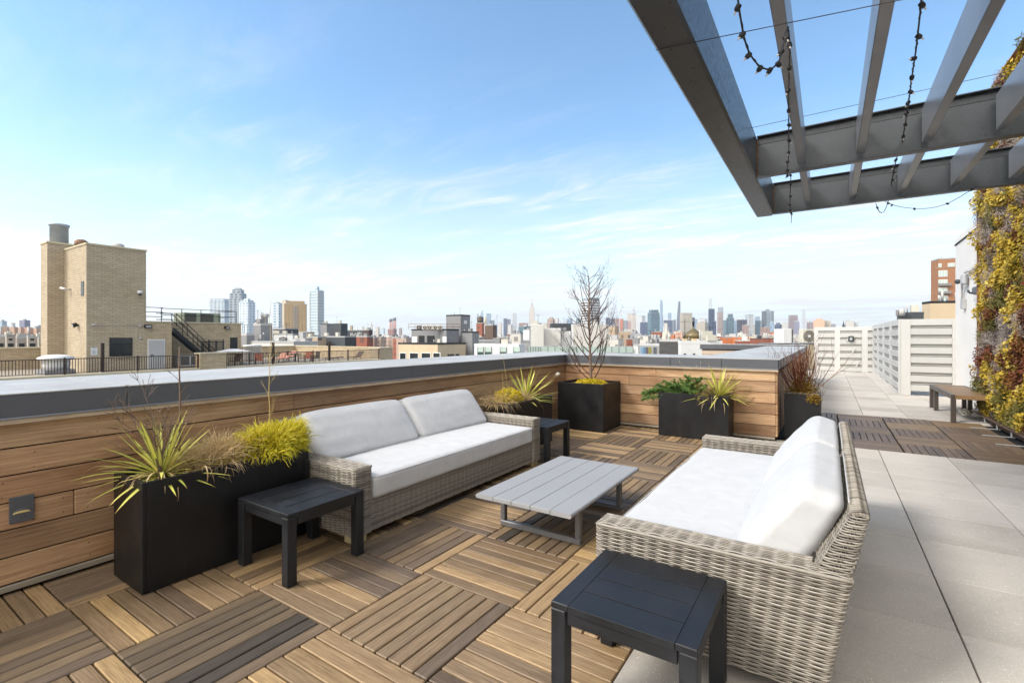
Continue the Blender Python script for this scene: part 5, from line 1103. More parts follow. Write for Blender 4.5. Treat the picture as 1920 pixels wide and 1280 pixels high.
# ================================================================== the city beyond
def place(x0,x1,D): 
    a=np.array(PT(x0,D)); c=np.array(PT(x1,D)); m_=(a+c)/2; return m_,np.linalg.norm(c-a)
VIEW=np.array([-SN,CS]); RIGHT=np.array([CS,SN])
def rectpoly(w,d,yaw): c,s=math.cos(yaw),math.sin(yaw); return [(x*c-y*s,x*s+y*c) for x,y in ((-w/2,-d/2),(w/2,-d/2),(w/2,d/2),(-w/2,d/2))]
BI={}
def bld(x0,x1,yt,D,mat,label,name='building',group=None,yaw=None,ratio=.8,steps=(),roofm=None,cat='building',bulk=True,base=GZ,face='wall',par=.0,cap=None):
    m_,wt=place(x0,x1,D); z=PZ(yt,D); yaw=rg.uniform(-.35,.5) if yaw is None else yaw
    th_=math.atan(((x0+x1)/2-960)/FPX); az=YAW-th_; rel=abs(math.cos(yaw-az))+ratio*abs(math.sin(yaw-az)); w=wt*math.cos(th_)/rel; d=w*ratio
    ctr=m_*(1+(w*abs(math.sin(yaw-az))+d*abs(math.cos(yaw-az)))*.5*math.cos(th_)/D)
    if abs(yaw-YAW)<1e-3: w=wt; d=w*ratio; ctr=m_+VIEW*d*.5
    o=(float(ctr[0]),float(ctr[1]),base); t=thing(name,label,cat,o,0,group); BI[t.name]=(ctr,w,d,yaw)
    b=MB(); hh=z-base; poly=rectpoly(w,d,yaw); b.prism(poly,0,hh-(.0)); b.build(face,mat,t)
    rm=roofm or M_gry2
    b=MB(); b.prism(rectpoly(w*1.012,d*1.012,yaw),hh+.01,hh+max(.35,D*.0006)); b.build('roof',rm,t)
    zz0=hh+max(.35,D*.0006)+.005; w_,d_=w,d
    for k,(f,yy_) in enumerate(steps):
        z2=PZ(yy_,D)-base; w_,d_=w*f,d*f; b=MB(); b.prism(rectpoly(w_,d_,yaw),zz0,z2); b.build('setback',mat,t); zz0=z2+.01
    if bulk and not steps:
        bw=w*rg.uniform(.2,.4); a=rg.uniform(-.2,.2)*w; b=MB(); b.prism([(x+a,y) for x,y in rectpoly(bw,bw*.8,yaw)],zz0,zz0+min(3.2,w*.14)+rg.uniform(0,1)); b.build('bulkhead',rm,t)
    if D<420 and not steps:
        c_,s_=math.cos(yaw),math.sin(yaw)
        for k in range(rg.randint(2,4)):
            px_,py_=rg.uniform(-.42,.42)*w,rg.uniform(-.45,.1)*d; X_,Y_=px_*c_-py_*s_,px_*s_+py_*c_; q_=rg.random(); b=MB()
            if q_<.4: b.tube([(X_,Y_,zz0),(X_,Y_,zz0+rg.uniform(.5,1.5))],rg.uniform(.06,.16),6); b.build('vent_pipe',M_ltgry,t)
            elif q_<.75: z_=rg.uniform(.5,1.0); b.prism([(x+X_,y+Y_) for x,y in rectpoly(rg.uniform(.7,1.3),.6,yaw)],zz0,zz0+z_); b.build('roof_unit',M_ac if q_<.6 else M_mid,t)
            else: h_=rg.uniform(1.2,2.6); b.tube([(X_,Y_,zz0),(X_,Y_,zz0+h_)],.03,4); b.tube([(X_-.5,Y_,zz0+h_*.9),(X_+.5,Y_,zz0+h_*.9)],.02,4); b.build('antenna',M_iron,t)
    return t,w,d,yaw,hh
F={}
FAR={'blue_glass','white_glass','teal_glass','grey_grid','navy','dark_grid','white_blue','slate','brown_tower','navybrown','dteal','crowned','rose','pale_glass_stripe','limestone','peach','dusk_blue'}
def FM(key,*a,**k):
    if key in FAR:
        a=list(a); a[2]*=2.2; a[3]*=2.1
    if key not in F: F[key]=facade('facade_'+key,*a,**k)
    return F[key]
m=Mt('x'); bpy.data.materials.remove(m.m)
glassb=FM('blue_glass','93a7b8','4d6b88',4,3.6,.86,.8,.15,.5); glassw=FM('white_glass','c3ccd2','6d8ba2',5,3.4,.5,.55,.15,.5); glasst=FM('teal_glass','5f7882','264250',4,3.5,.75,.7,.15,.6)
glassg=FM('grey_grid','a3abb1','37424d',6,3.6,.55,.6,.2,.4); navy=FM('navy','414e6a','222c44',5,3.6,.8,.8,.2,.3); limes=FM('limestone','cabdac','7f766c',5,4,.4,.6,.4,.4); bgrid=FM('beige_grid','b3a893','7b7a76',7,7,.6,.7,.3,.4)
brown=FM('brown_tower','977b71','4f484a',5,3.4,.5,.5,.3,.4); tanb=FM('tan_tower','a88e66','6a6258',5.5,3,.28,.45,.3,.4); tanb2=FM('tan_low','a3907a','514e4b',3.4,3.4,.4,.5,.3,.4); brk=FM('red_brick','8c5340','4b403c',3.4,3.3,.35,.45,.3,.4); whtb=FM('white_low','bdb9b1','5d5f61',3.6,3.3,.38,.42,.3,.4); gryb=FM('grey_low','85858a','3f4247',3.6,3.3,.4,.42,.3,.4); drkb=FM('dark_low','45474b','2b2e32',3.6,3.3,.4,.4,.3,.3); orng=FM('orange_brick','b3683c','7c6a5c',4.5,3.2,.3,.45,.3,.4); pinkb=FM('pink_brick','b09a8c','6c6460',3.4,3.3,.35,.45,.3,.4)
whst=FM('white_stripe','c6c7c6','5c6871',40,3.6,.97,.5,.2,.1)
# --- towers of the near shore on the left
bld(393,431,566,1500,glassw,'pale glass tower with a cream top left of the dark gridded tower',yaw=.7,steps=[(.97,559.5)],cat='tower')
t,w,d,yaw,hh=bld(429,464,560,1450,FM('dark_grid','9aa4ad','37424e',6,3.6,.55,.6,.2,.3),'tall dark gridded tower with a stepped crown',yaw=.6,steps=[(.92,549),(.66,542),(.4,539)],cat='tower')
bld(448,479,566,1300,glassw,'blue and white glass tower in front of the dark gridded tower',yaw=.3,steps=[(.8,562),(.4,559)],cat='tower')
bld(511,530,568,1250,FM('white_blue','bfc5c8','5f86a3',6,3.3,.55,.55,.15,.3),'narrow white tower with blue windows beside the tan brick block',yaw=.4,cat='tower')
bld(529,542,563,1200,FM('cream','b8ad9a','8a8378',8,3.3,.2,.3,.4,.2),'cream slab behind the tan brick block',yaw=.2,cat='tower')
t,w,d,yaw,hh=bld(533,576,570,900,tanb,'tan brick apartment block with a curved top and stacked balconies',yaw=.95,ratio=.7,steps=[(.8,564)],cat='apartment block')
c,s=math.cos(yaw),math.sin(yaw)
for k in range(14):
    b=MB(); z=hh-4-k*3.0
    if z<5: break
    b.prism([(x*c-y*s,x*s+y*c) for x,y in ((-w*.12,-d*.5-1.6),(w*.12,-d*.5-1.6),(w*.12,-d*.5-.02),(-w*.12,-d*.5-.02))],z,z+1.0); b.build('balcony',M_ltgry,t)
t,w,d,yaw,hh=bld(580,608,546,1150,FM('pale_glass_stripe','b3bec2','8099a6',30,3.3,.95,.45,.15,.2),'tallest white and blue glass tower with striped balcony edges',yaw=.15,ratio=.7,steps=[(.95,543),(.35,536)],cat='tower')
c,s=math.cos(yaw),math.sin(yaw)
for k in range(32):
    z=hh-2-k*3.4
    if z<2: break
    b=MB(); b.prism([(x*c-y*s,x*s+y*c) for x,y in ((-w*.56,-d*.58),(-w*.36,-d*.58),(-w*.36,-d*.3),(-w*.56,-d*.3))],z,z+.9); b.prism([(x*c-y*s,x*s+y*c) for x,y in ((w*.36,-d*.58),(w*.58,-d*.58),(w*.58,d*.1),(w*.36,d*.1))],z,z+.9); b.build('balcony',M_wht,t)
# --- mid distance, left half
bld(475,511,610,70,M_mid,'tall grey stucco bulkhead right of the brick wing',yaw=.0,ratio=.9,bulk=False,roofm=M_ltgry)
bld(452,478,629,68,M_mid,'low grey stucco block with a dark doorway beside the brick wing',yaw=0,bulk=False,roofm=M_ltgry)
t,w,d,yaw,hh=bld(452,600,645,62,M_wstuc,'long low white and grey stucco parapet block behind the roof patio',yaw=.0,ratio=.3,bulk=False)
for (px,py,D,l) in ((484,609,71,'dark'),(493,606,71,'tall pale'),(499,607,71,'small pale')):
    x,y=PT(px,D+1.5); q=thing('rooftop_vent',f'{l} vent on top of the grey stucco bulkhead','vent',(x,y,PZ(610,D)+.0)); b=MB(); b.lathe([(.25,0),(.25,.5 if l=='dark' else 1.3),(.4,.55 if l=='dark' else 1.35),(.4,.8 if l=='dark' else 1.6)],(0,0,0),10); b.build('pipe',M_iron if l=='dark' else M_ltgry,q); b=MB(); b.lathe([(.42,.81 if l=='dark' else 1.61),(.1,1.0 if l=='dark' else 1.85)],(0,0,0),10); b.build('cap',M_ltgry,q)
bld(511,560,617,150,drkb,'flat dark brown rooftop house left of the tan brick block',yaw=.1,bulk=False)
bld(513,549,628,110,M_wht,'white painted wall with a black scribbled drawing',yaw=YAW,bulk=False,ratio=.5)
bld(547,585,637,105,whtb,'white low building below the tan apartment block',yaw=.2,ratio=.5)
bld(560,590,624,160,M_bei,'peach coloured stucco block at the foot of the tan apartment block',yaw=.1,bulk=False)
bld(575,612,633,120,tanb2,'cream low building with three dark windows',yaw=0,ratio=.5,bulk=False)
bld(601,626,608.5,165,M_mid,'slate grey box on the roof left of the charcoal box',yaw=.0,bulk=False,roofm=M_drk)
bld(625,652,608,160,M_drk,'charcoal clad box rising above the long dark wall',yaw=.1,bulk=False,roofm=M_drk)
bld(600,672,632.5,120,M_drk,'long charcoal windowless building',yaw=.0,ratio=.4,bulk=False)
bld(668,700,632,118,brk,'red brick house right of the long charcoal building',yaw=.25,ratio=.8,bulk=False)
bld(690,708,634,125,brown,'narrow brown house with a fire escape',yaw=.3)
bld(651,682,620,190,drkb,'dark rooftop wall carrying white graffiti letters',yaw=YAW,ratio=.3,bulk=False)
bld(681,699,619,185,FM('dark_red','4c3a38','2d2a2b',3.5,3.3,.4,.4,.3,.3),'dark red brick penthouse right of the graffiti wall',yaw=.1,bulk=False)
q0,wt=place(658,686,189.85); t=thing('graffiti','white graffiti letters painted on the dark rooftop wall','graffiti',(float(q0[0]),float(q0[1]),PZ(631,189.85))); rr=math.atan2(RIGHT[1],RIGHT[0]); t.rotation_euler=(0,0,rr)
# wall for the drawing, drawn strokes are geometry 3 cm proud
def strokes(lst,sc,lw): 
    b=MB()
    for pl in lst: b.tube([(x*sc,-.12,z*sc) for x,z in pl],lw,4,sm=False)
    return b
G={'D':[[(0,0),(0,1),(.5,.75),(.6,.4),(.4,0),(0,0)]],'U':[[(0,1),(.05,.1),(.45,0),(.6,1)]],'K':[[(0,0),(0,1.1)],[(.6,1.1),(0,.5),(.65,-.15)]],'E':[[(.5,.95),(0,1),(0,0),(.55,0)],[(0,.5),(.45,.5)]],'Y':[[(0,1),(.3,.5),(.65,1.2)],[(.3,.5),(.1,-.4)]],'H':[[(0,0),(0,1)],[(.5,-.1),(.5,1)],[(0,.5),(.5,.5)]],'A':[[(0,0),(.3,1),(.6,0)],[(.12,.4),(.5,.4)]],'W':[[(0,1),(.15,0),(.3,.7),(.45,0),(.65,1)]]}
L_=[]; x=-wt/2
for ch in 'HAWKEY':
    for pl in G[ch]: L_.append([(x+a*1.15,c_*1.6) for a,c_ in pl])
    x+=wt/6
strokes(L_,1,.11).build('letters',plain('white_spray','d8d8d4',.8),t)
q0,wt=place(522,541,109.87); t=thing('graffiti','small black scribbled drawing on the white wall','graffiti',(float(q0[0]),float(q0[1]),PZ(640,109.87)),rr)
sc=[]; 
for k in range(7): a=np.linspace(0,5.5,9)+k; sc.append([(rg.uniform(-.15,.15)*3+(.35+.08*k)*math.cos(u)*1.1,.55+(.3+.03*k)*math.sin(u)) for u in a])
b=strokes(sc,1,.035); b.build('drawing',M_iron,t)
# smokestacks
for k,(px,yt,lab) in enumerate(((731.5,598,'first from the left, and shorter'),(734.8,597.5,'second from the left'),(738.5,596,'third from the left'),(741.6,595.3,'rightmost and tallest'))):
    D=3000; x,y=PT(px,D); q=thing('smokestack',f'tall red brick smokestack with a black top, {lab} of four','chimney',(x,y,GZ),group='power station smokestacks'); h=PZ(yt,D)-GZ; b=MB(); b.lathe([(5.6,0),(4.2,h*.86)],(0,0,0),12); b.build('shaft',plain('stack_brick','a87868',.85),q); b=MB(); b.lathe([(4.6,h*.861),(4.6,h)],(0,0,0),12); b.build('top',M_iron,q)
bld(727,744,617,2900,FM('station','8c5a4c','4a3834',14,20,.3,.6,.4,.3),'red brick power station below the smokestacks',yaw=.2)
q0,wt=place(694,699,4200); t,w,d,yaw,hh=bld(694,699,617,4200,limes,'pale clock tower far off left of the smokestacks',yaw=.3,ratio=1,steps=[(.8,609)],cat='tower'); b=MB(); b.lathe([(w*.4,PZ(609,4200)-GZ+.1),(w*.1,PZ(605,4200)-GZ),(1,PZ(601,4200)-GZ)],(0,0,0),8); b.build('spire',M_stone,t)
bld(704,712,614,4300,limes,'pale far tower right of the clock tower',yaw=.3,cat='tower'); bld(714,722,616,4300,glassw,'faint blue grey tower between the clock tower and the smokestacks',yaw=.3,cat='tower'); bld(748,754,615,4300,brown,'faint brown tower just right of the smokestacks',yaw=.3,cat='tower'); bld(656,662,611,1800,tanb,'slim tan tower behind the graffiti wall',yaw=.3,cat='tower'); bld(678,683,613,3000,whtb,'tiny white tower behind the dark red penthouse',cat='tower')
# --- grey penthouse on the beige building
D=105
t,w,d,yaw,hh=bld(743,878,646,D,M_bei,'beige building with white framed windows and a dark cornice',yaw=.0,ratio=.80,bulk=False,roofm=M_iron)
o=np.array(t.location); 
def front(t,px0,px1,py0,py1,D,name,mat,proud,par=None,thick=.08,side=0):
    """a piece standing on one face of building t (side 0 = its front, 1 = left, 2 = right)"""
    ctr,w,d,yaw=BI[t.name]; c,s=math.cos(yaw),math.sin(yaw); n=np.array({0:(s,-c),1:(-c,-s),2:(c,s)}[side]); hd=d/2 if side==0 else w/2
    base=0. if par is None else (.10 if name=='mullion' else .081); tk=thick if par is None else .02
    def hit(px): dr=np.array(PT(px,1.0)); q=(hd+float(ctr@n))/float(dr@n); return dr*q,q
    (A,qa),(C,qc)=hit(px0),hit(px1); q=(qa+qc)/2; z0,z1=PZ(py1,q),PZ(py0,q); o=np.array(t.location)[:2]
    P=[A-o+n*(base+tk),C-o+n*(base+tk),C-o+n*base,A-o+n*base]; b=MB(); b.prism([tuple(p) for p in P],z0-GZ,z1-GZ); return b.build(name,mat,par or t)
for (a,c) in ((750.5,761),(769,784),(791,807),(813,825)):
    f=front(t,a-1.2,c+1.2,660.5,690,D-2.2,'window',M_wht,1.2); front(t,a,c,662,690,D-2.2,'pane',M_glass,1.3,f)
for (a,c) in ((839,851),(854,861)): f=front(t,a,c,663.5,690,D,'window',M_iron,1.2,side=2); front(t,a+.8,c-.8,664.5,690,D,'pane',M_glass,1.3,f,side=2)
t,w,d,yaw,hh=bld(769,862,619,D+8,M_mid,'grey penthouse with white doors standing on the beige building',yaw=.0,ratio=.4,bulk=False,roofm=M_iron); o=np.array(t.location)
for (a,c,lb) in ((773,782,'white'),(830,837.5,'white')): front(t,a,c,631,643,D+2,'door',M_wht,1.3)
for (a,c) in ((785,796),(801,815)): front(t,a,c,629,643,D+2,'doorway',M_iron,1.3)
t,w,d,yaw,hh=bld(836,882,592,D+14,M_mid,'grey elevator bulkhead topped with a dark rim',yaw=.0,ratio=.8,bulk=False,roofm=M_iron); o=np.array(t.location); front(t,870,875,600.5,607,D,'window',M_wht,1.5,side=2)
bld(866,898,624,D+10,M_mid,'low grey shed at the right end of the grey penthouse',yaw=0,bulk=False,roofm=M_iron)
t=thing('roof_railing','rusty pipe railing on the grey penthouse roof','railing',(*[float(q) for q in place(800,800,D+6)[0]],PZ(619,D+6))); b=MB(); 
def loc2(px,D_): m_=place(px,px,D_)[0]; return (m_[0]-t.location[0],m_[1]-t.location[1])
for h in (.5,1.1): b.tube([(*loc2(766,D+6),h+.3),(*loc2(862,D+6),h+.3)],.05,4)
for k in range(9): b.tube([(*loc2(766+12*k,D+6),.2),(*loc2(766+12*k,D+6),1.4)],.05,4)
b.build('rails',plain('rust_pipe','7a4a38',.7),t)
for k,(px,lab) in enumerate(((786,'dark'),(797,'grey'),(806,'round fan, left'),(816.5,'round fan, right'),(825,'rightmost boxy'))):
    m_=place(px,px,D+9)[0]; q=thing('condenser_unit',f'{lab} condenser unit on the grey penthouse roof','air conditioner',(float(m_[0]),float(m_[1]),PZ(618.5,D+9)),YAW,'condensers on the grey penthouse'); b=MB(); b.cbox((-.55,-.3,.05),(.55,.3,1.05),.03,0); b.build('housing',M_acd if k==0 else M_ac,q); b=MB(); b.tube([(0,-.301,.55),(0,-.33,.55)],.38,14); b.build('fan',M_acd,q); b=MB(); b.tube([(0,-.331,.55),(0,-.34,.55)],.12,10); b.build('hub',M_wht,q)
# water tower with red brick base
t,w,d,yaw,hh=bld(893,908,606,330,brk,'round topped brick tower carrying the wooden water tank',yaw=.3,ratio=1,bulk=False); 
q=thing('water_tank','brown wooden water tank with a conical lid','water tank',(t.location[0],t.location[1],GZ+hh+.4)); b=MB(); b.lathe([(2.2,.3),(2.3,3.4)],(0,0,0),16); b.build('barrel',plain('tank_wood','5e514a',.85),q); b=MB(); b.lathe([(2.45,3.41),(1.5,4.3),(.1,5.0)],(0,0,0),16); b.build('lid',plain('tank_lid','6f6a66',.7),q); b=MB()
for a in range(4): b.tube([(1.4*math.cos(a*1.57+.8),1.4*math.sin(a*1.57+.8),-.4),(1.4*math.cos(a*1.57+.8),1.4*math.sin(a*1.57+.8),.3)],.14,5)
b.build('stand',M_iron,q)
bld(909,932,610,260,FM('brown_box','5c4b40','4a3d36',6,6,.1,.1),'plain brown brick box behind the white glass building',yaw=.05,bulk=False)
# white and glass building with railings
D=75
t,w,d,yaw,hh=bld(887,986,649,D,M_wht,'white panelled building with tall glazed windows just over the parapet',yaw=.12,ratio=.3,bulk=False,roofm=M_wht); o=np.array(t.location)
M_pg=plain('pale_green_glass','a9b8b0',.15,0,.05,.5); M_dg=plain('dark_green_glass','3f4f4a',.12,0,.1,1)
for (a,c) in ((896,907),(910,922),(938,950),(963,976)):
    f=front(t,a,c,649.8,672,D-2.2,'window',M_pg,1.4); front(t,a+.4,c-.4,659.5,672,D-2.2,'pane',M_dg,1.52,f); 
    for e in (a,c): front(t,e-.25,e+.25,650,672,D-2.2,'mullion',M_iron,1.6,f)
def glassrail(x0,x1,yt,yb,D,label,n):
    m_,wt=place(x0,x1,D); q=thing('glass_railing',label,'railing',(float(m_[0]),float(m_[1]),PZ(yb,D)),rr); h=PZ(yt,D)-PZ(yb,D); b=MB(); b.cbox((-wt/2,-.03,0.0),(wt/2,.03,h-.05),.004,0); b.build('glass_panels',M_pg,q); b=MB(); b.cbox((-wt/2,-.05,h-.049),(wt/2,.05,h),.01,0); b.build('top_rail',M_wht,q); b=MB()
    for k in range(n+1): x=-wt/2+wt*k/n; b.box((x-.035,-.05,0),(x+.035,-.0301,h-.0501))
    b.build('posts',M_iron,q)
t,w,d,yaw,hh=bld(984,1188,662,D+2,M_dg,'terrace level of the white glass building under its glass railing',yaw=YAW,ratio=.12,bulk=False,roofm=M_wht)
glassrail(990,1014,649,661,D+1,'short tightly spaced glass railing section left of the long one',5); glassrail(1014,1187,649,661,D,'long glass railing with dark posts behind the bare tree',13)
bld(1187,1199,649,D,M_wht,'white corner pier right of the long glass railing',yaw=0,bulk=False)
t,w,d,yaw,hh=bld(1197,1236,648,D,M_ltgry,'grey framed corner with coloured glass bays right of the glass railing',yaw=YAW,ratio=.3,bulk=False,roofm=M_wht); o=np.array(t.location)
for a,c,cm in ((1201,1206,'7d9fb8'),(1207,1211,'5f7f9c'),(1211.5,1215,'6a5a5e'),(1216,1221,'8f8a45'),(1225,1231,'5a5f66')): front(t,a,c,650.5,668,D-.3,'pane',plain('bay_glass_'+cm,cm,.2),.5)
bld(887,1130,640,150,M_gry2,'wide flat silver roof stretching behind the white glass building',yaw=YAW,ratio=.5,bulk=False,roofm=M_gry2)
t,w,d,yaw,hh=bld(995,1020,611,95,M_wstuc,'tall white stucco bulkhead left of the bare tree',yaw=.5,ratio=.8,bulk=False,roofm=M_wht)
bld(1018,1053,618,97,M_wstuc,'white stucco block with a small grey door left of the bare tree',yaw=.4,ratio=.6,bulk=False,roofm=M_wht)
bld(1053,1072,624,98,M_wht,'low white wall section just left of the bare tree trunk',yaw=.2,ratio=.6,bulk=False,roofm=M_wht)
bld(1070,1141,610,115,M_wstuc,'broad white stucco block behind the bare tree',yaw=.6,ratio=.4,bulk=False,roofm=M_wht)
bld(1030,1085,608,170,M_drk,'dark modern penthouse with a glazed side behind the white blocks',yaw=.7,ratio=.5,bulk=False,roofm=M_drk)
bld(957,981,627,140,whtb,'small white building over the silver roof',yaw=.1,ratio=.5,bulk=False); bld(981,997,619,180,M_wht,'bright white block with a small chimney beside the stucco bulkhead',yaw=.1)
# round striped tower behind the tree
D=620; x,y=PT(1106.5,D); t=thing('building','grey and white striped round cornered tower behind the bare tree','tower',(x,y,GZ)); R=19*D/FPX; h=PZ(566,D)-GZ
def sq(R,p=4,n=28): a=np.linspace(0,2*np.pi,n,endpoint=False)+YAW+.5; a0=np.linspace(0,2*np.pi,n,endpoint=False); r=R/(np.abs(np.cos(a0))**p+np.abs(np.sin(a0))**p)**(1/p); return [(float(q*math.cos(u)),float(q*math.sin(u))) for q,u in zip(r,a)]
b=MB(); b.prism(sq(R*.80),0,h); b.build('core_wall',plain('tower_grey','6f767c',.5),t); n=17
for k in range(n): 
    z=h-1.0-k*3.3; 
    if z<0: break
    b=MB(); b.prism(sq(R*.85),z-.2,z+1.3); b.build('floor_band',M_wht,t)
b=MB(); b.prism(sq(R*.80),h+.01,h+4.5,top=[(p[0]*.8+2,p[1]*.8) for p in sq(R*.8)]); b.build('crown',plain('tower_crown','7b8288',.5),t)
# --- midtown skyline
def spire(t,r0,z0,r1,z1,mat,sides=8): b=MB(); b.lathe([(r0,z0),(r1,z1)],(0,0,0),sides); b.build('spire',mat,t)
def taper(x0,x1,yt,D,mat,label,top=.5,ytl=None,yaw=.5,ratio=.9,cat='tower',slant=0,extra=None):
    m_,wt=place(x0,x1,D); rel=abs(math.cos(yaw-YAW))+ratio*abs(math.sin(yaw-YAW)); w=wt/rel; t=thing('building',label,cat,(float(m_[0]),float(m_[1]),GZ)); p=rectpoly(w,w*ratio,yaw); h=PZ(yt,D)-GZ; tp=rectpoly(w*top,w*ratio*top,yaw)
    b=MB(); z1=[h,h,h,h]
    if slant: z1=[h-slant,h,h,h-slant]
    b.prism(p,0,h*.55); b.build('lower_wall',mat,t); b=MB(); b.prism(p,h*.55+.05,z1,top=tp); b.build('upper_wall',mat,t); return t,w,h
HD=6500
t,w,h=taper(899.5,907,580,HD,glassb,'pointed blue glass tower, tallest left of the thin white skyscraper with the spire',top=.55,slant=60,yaw=.5)
bld(894,897.5,589,HD,glassb,'sliver of blue tower left of the pointed glass tower',bulk=False,cat='tower'); bld(912,921,588,HD,glassb,'flat topped blue glass tower right of the pointed one',yaw=.5,cat='tower',bulk=False)
t,w,h=taper(926.5,933,589,HD,glassw,'pale glass tower with a diagonal cut crown',top=.9,slant=60)
t,w,d,yaw,hh=bld(907,914,608,4500,limes,'short pale tower topped by a gold pyramid',ratio=1,yaw=.3,bulk=False,cat='tower'); spire(t,w*.5,hh+3,1,PZ(592,4500)-GZ,plain('gold_leaf','c9a83c',.4,.3),8)
bld(918,927,601,4600,FM('dusk_blue','5a6070','3f4655',5,4),'stubby dark blue tower below the pale diagonal crown',cat='tower'); bld(944,951,597,4200,navy,'left of the pair of dark slabs right of the brown box',yaw=.4,cat='tower',bulk=False); bld(950,957.5,598.5,4200,FM('navy_beige','6d6a74','3d4456',6,4),'right of the pair of dark slabs right of the brown box',yaw=.4,cat='tower',bulk=False); bld(952,961,609,4000,whtb,'pale squat tower below the pair of dark slabs',cat='tower'); bld(935,941,607,4500,limes,'small green capped tower between the brown box and the dark slabs',cat='tower',steps=[(.5,603)])
t,w,d,yaw,hh=bld(961,968.5,588,4300,FM('pale_round','b9bcbc','8f979d',3,4),'slim pale tower with a rounded top right of the dark slabs',yaw=.5,cat='tower',bulk=False,steps=[(.85,586.8)])
D=6000; t,w,d,yaw,hh=bld(992,1002.6,586,D,limes,'famous stone skyscraper with stepped top and long mast',yaw=.45,ratio=.6,cat='skyscraper',bulk=False,steps=[(.86,579),(.62,574),(.42,571)]); spire(t,11,PZ(571,D)-GZ,7,PZ(567,D)-GZ,M_ltgry,10); spire(t,3.4,PZ(567,D)-GZ,1.6,PZ(558,D)-GZ,M_ltgry,6)
for (a,c,yy,D,mt,lb) in ((973,990,606,2600,brown,'brown brick block left of the skyscraper with the mast'),(1003,1016,606,2600,brown,'brown brick block right of the skyscraper with the mast'),(1018,1026,607,2700,orng,'tan and orange block left of the pale twin blocks'),(1026,1040,598,2500,FM('tan_pair','a38d80','6f6663',5,3.4),'stepped tan tower, left of the pale twin blocks'),(1040,1048,597.5,2500,FM('white_pair','c2bdb8','9a9896',5,3.4),'pale white slab right of the stepped tan tower'),(1062,1073,597.5,3500,glassb,'squat blue glass block between the pale slab and the striped tower'),(1080,1087,597,3600,glasst,'teal glass block just left of the striped tower'),(972,995,612,700,glasst,'dark glass low block in front of the brown brick block'),
 (1136,1145,596,3600,navy,'first dark navy tower right of the bare tree'),(1146,1153,597.5,3500,FM('slate','565c68','3c424d',5,4),'slate tower below the pointed glass spire tower'),(1153,1161,597.5,3400,brown,'dark brown tower right of the slate tower'),(1162,1169,598,3600,orng,'slim orange brick tower in the group left of the needle tower'),(1169,1177,601,3400,gryb,'grey tower in the group left of the needle tower'),(1177,1183,602.5,3300,FM('red_pale','b08a80','8a6c66',4,4),'pinkish red tower below the needle tower'),
 (1176,1185,588,5800,limes,'broad pale tower directly left of the needle tower'),(1193,1210,592,5600,FM('pale_far','bdbdba','9a9fa3',6,4),'wide pale far tower with a sloped top right of the needle tower'),(1200,1215,604,3000,navy,'navy slab left of the dark teal glass tower'),(1236,1243,594,5400,glassb,'short blue tower at the foot of the thin blue spire tower'),(1244,1262,600.5,3300,navy,'curved navy block right of the dark teal glass tower'),(1262.5,1267,600,4000,FM('dk','4d4f5c','3c3f4b',4,4),'dark little tower left of the curved needle'),
 (1252.5,1259,587,5600,glassb,'slim blue glass tower with a notched top'),(1297.5,1303,595.5,3400,FM('dk2','45484f','34373f',4,4),'dark tower behind the cross of the onion dome'),(1303,1308,599,3800,glassb,'blue sliver right of the onion dome cross'),(1306,1328,604.5,2800,bgrid,'lower beige gridded slab right of the onion dome'),(1309,1326,598.5,4600,whtb,'white hazy block above the lower beige slab'),
 (1244,1255,613,1500,whtb,'small white tower in front of the curved navy block'),(1356,1363,600.5,3000,glasst,'teal sliver between the brown tower and the green glass tower'),(1374.5,1381,602,3000,glassb,'pale blue tower right of the green glass tower'),(1381,1401,599.5,2800,FM('navybrown','3f414b','34323a',5,3.6),'wide dark navy tower right of the green glass tower'),(1391,1404,609.5,2600,brown,'brown tower in front of the wide dark navy tower'),(1391,1400,591,5200,glassw,'faint white tower above the wide dark navy tower'),
 (1413,1416,609,2900,bgrid,'beige sliver left of the dark teal slab'),(1416,1426,601,2700,FM('dteal','35505c','2c4450',4,3.6),'dark teal slab between the striped tower and the tall crowned tower'),(1415,1425,594,5200,glassb,'pale blue far block above the dark teal slab'),(1424,1432,601,2900,glassg,'grey tower left of the tall crowned tower'),(1425,1443.5,614,1800,brown,'brown brick slab below the tall crowned tower'),(1444,1458,622,1500,orng,'orange brick block right of the brown brick slab'),(1444,1451,603,2600,glassb,'light blue tower at the right foot of the tall crowned tower'),(1452,1466,608.5,2500,navy,'navy stepped block right of the tall crowned tower'),
 (1466,1478,605,4800,whtb,'faint white block left of the rose brown tower'),(1488,1499,603,2500,FM('rosebl','7c7a8c','5c6379',4,3.6),'blue faced lower tower beside the rose brown tower'),(1512,1525,604,2600,FM('gryrose','8e8286','6c6870',4,3.4),'grey rose block right of the thin white tower'),(1525,1547,600.5,2500,FM('peach','d0a583','a88672',5,3.4),'peach coloured stepped block above the far fence'),(1547,1558,602,2500,bgrid,'cream block right of the peach coloured block'),(1558,1567,608,2400,gryb,'dark topped low block left of the church spire'),(1583,1592,609,2500,glassb,'blue grey block behind the church spire'),(1585,1602,602,2400,whtb,'white apartment slab right of the church spire'),(1602,1612,605,2400,FM('whtgrid','bfc2c2','9aa2a6',3,3.2),'white gridded apartment slab at the end of the far fence')):
    bld(a,c,yy,D,mt,lb,cat='tower' if yy<606 else 'building',ratio=.8,steps=[(.6,yy-3.5)] if lb.startswith(('peach','stepped','navy stepped')) else ())
D=6000
t,w,h=taper(1146,1158,557,D,glassw,'tapering pale glass tower with a spire right of the bare tree',top=.35); spire(t,4,h,1,PZ(547,D)-GZ,M_ltgry,6)
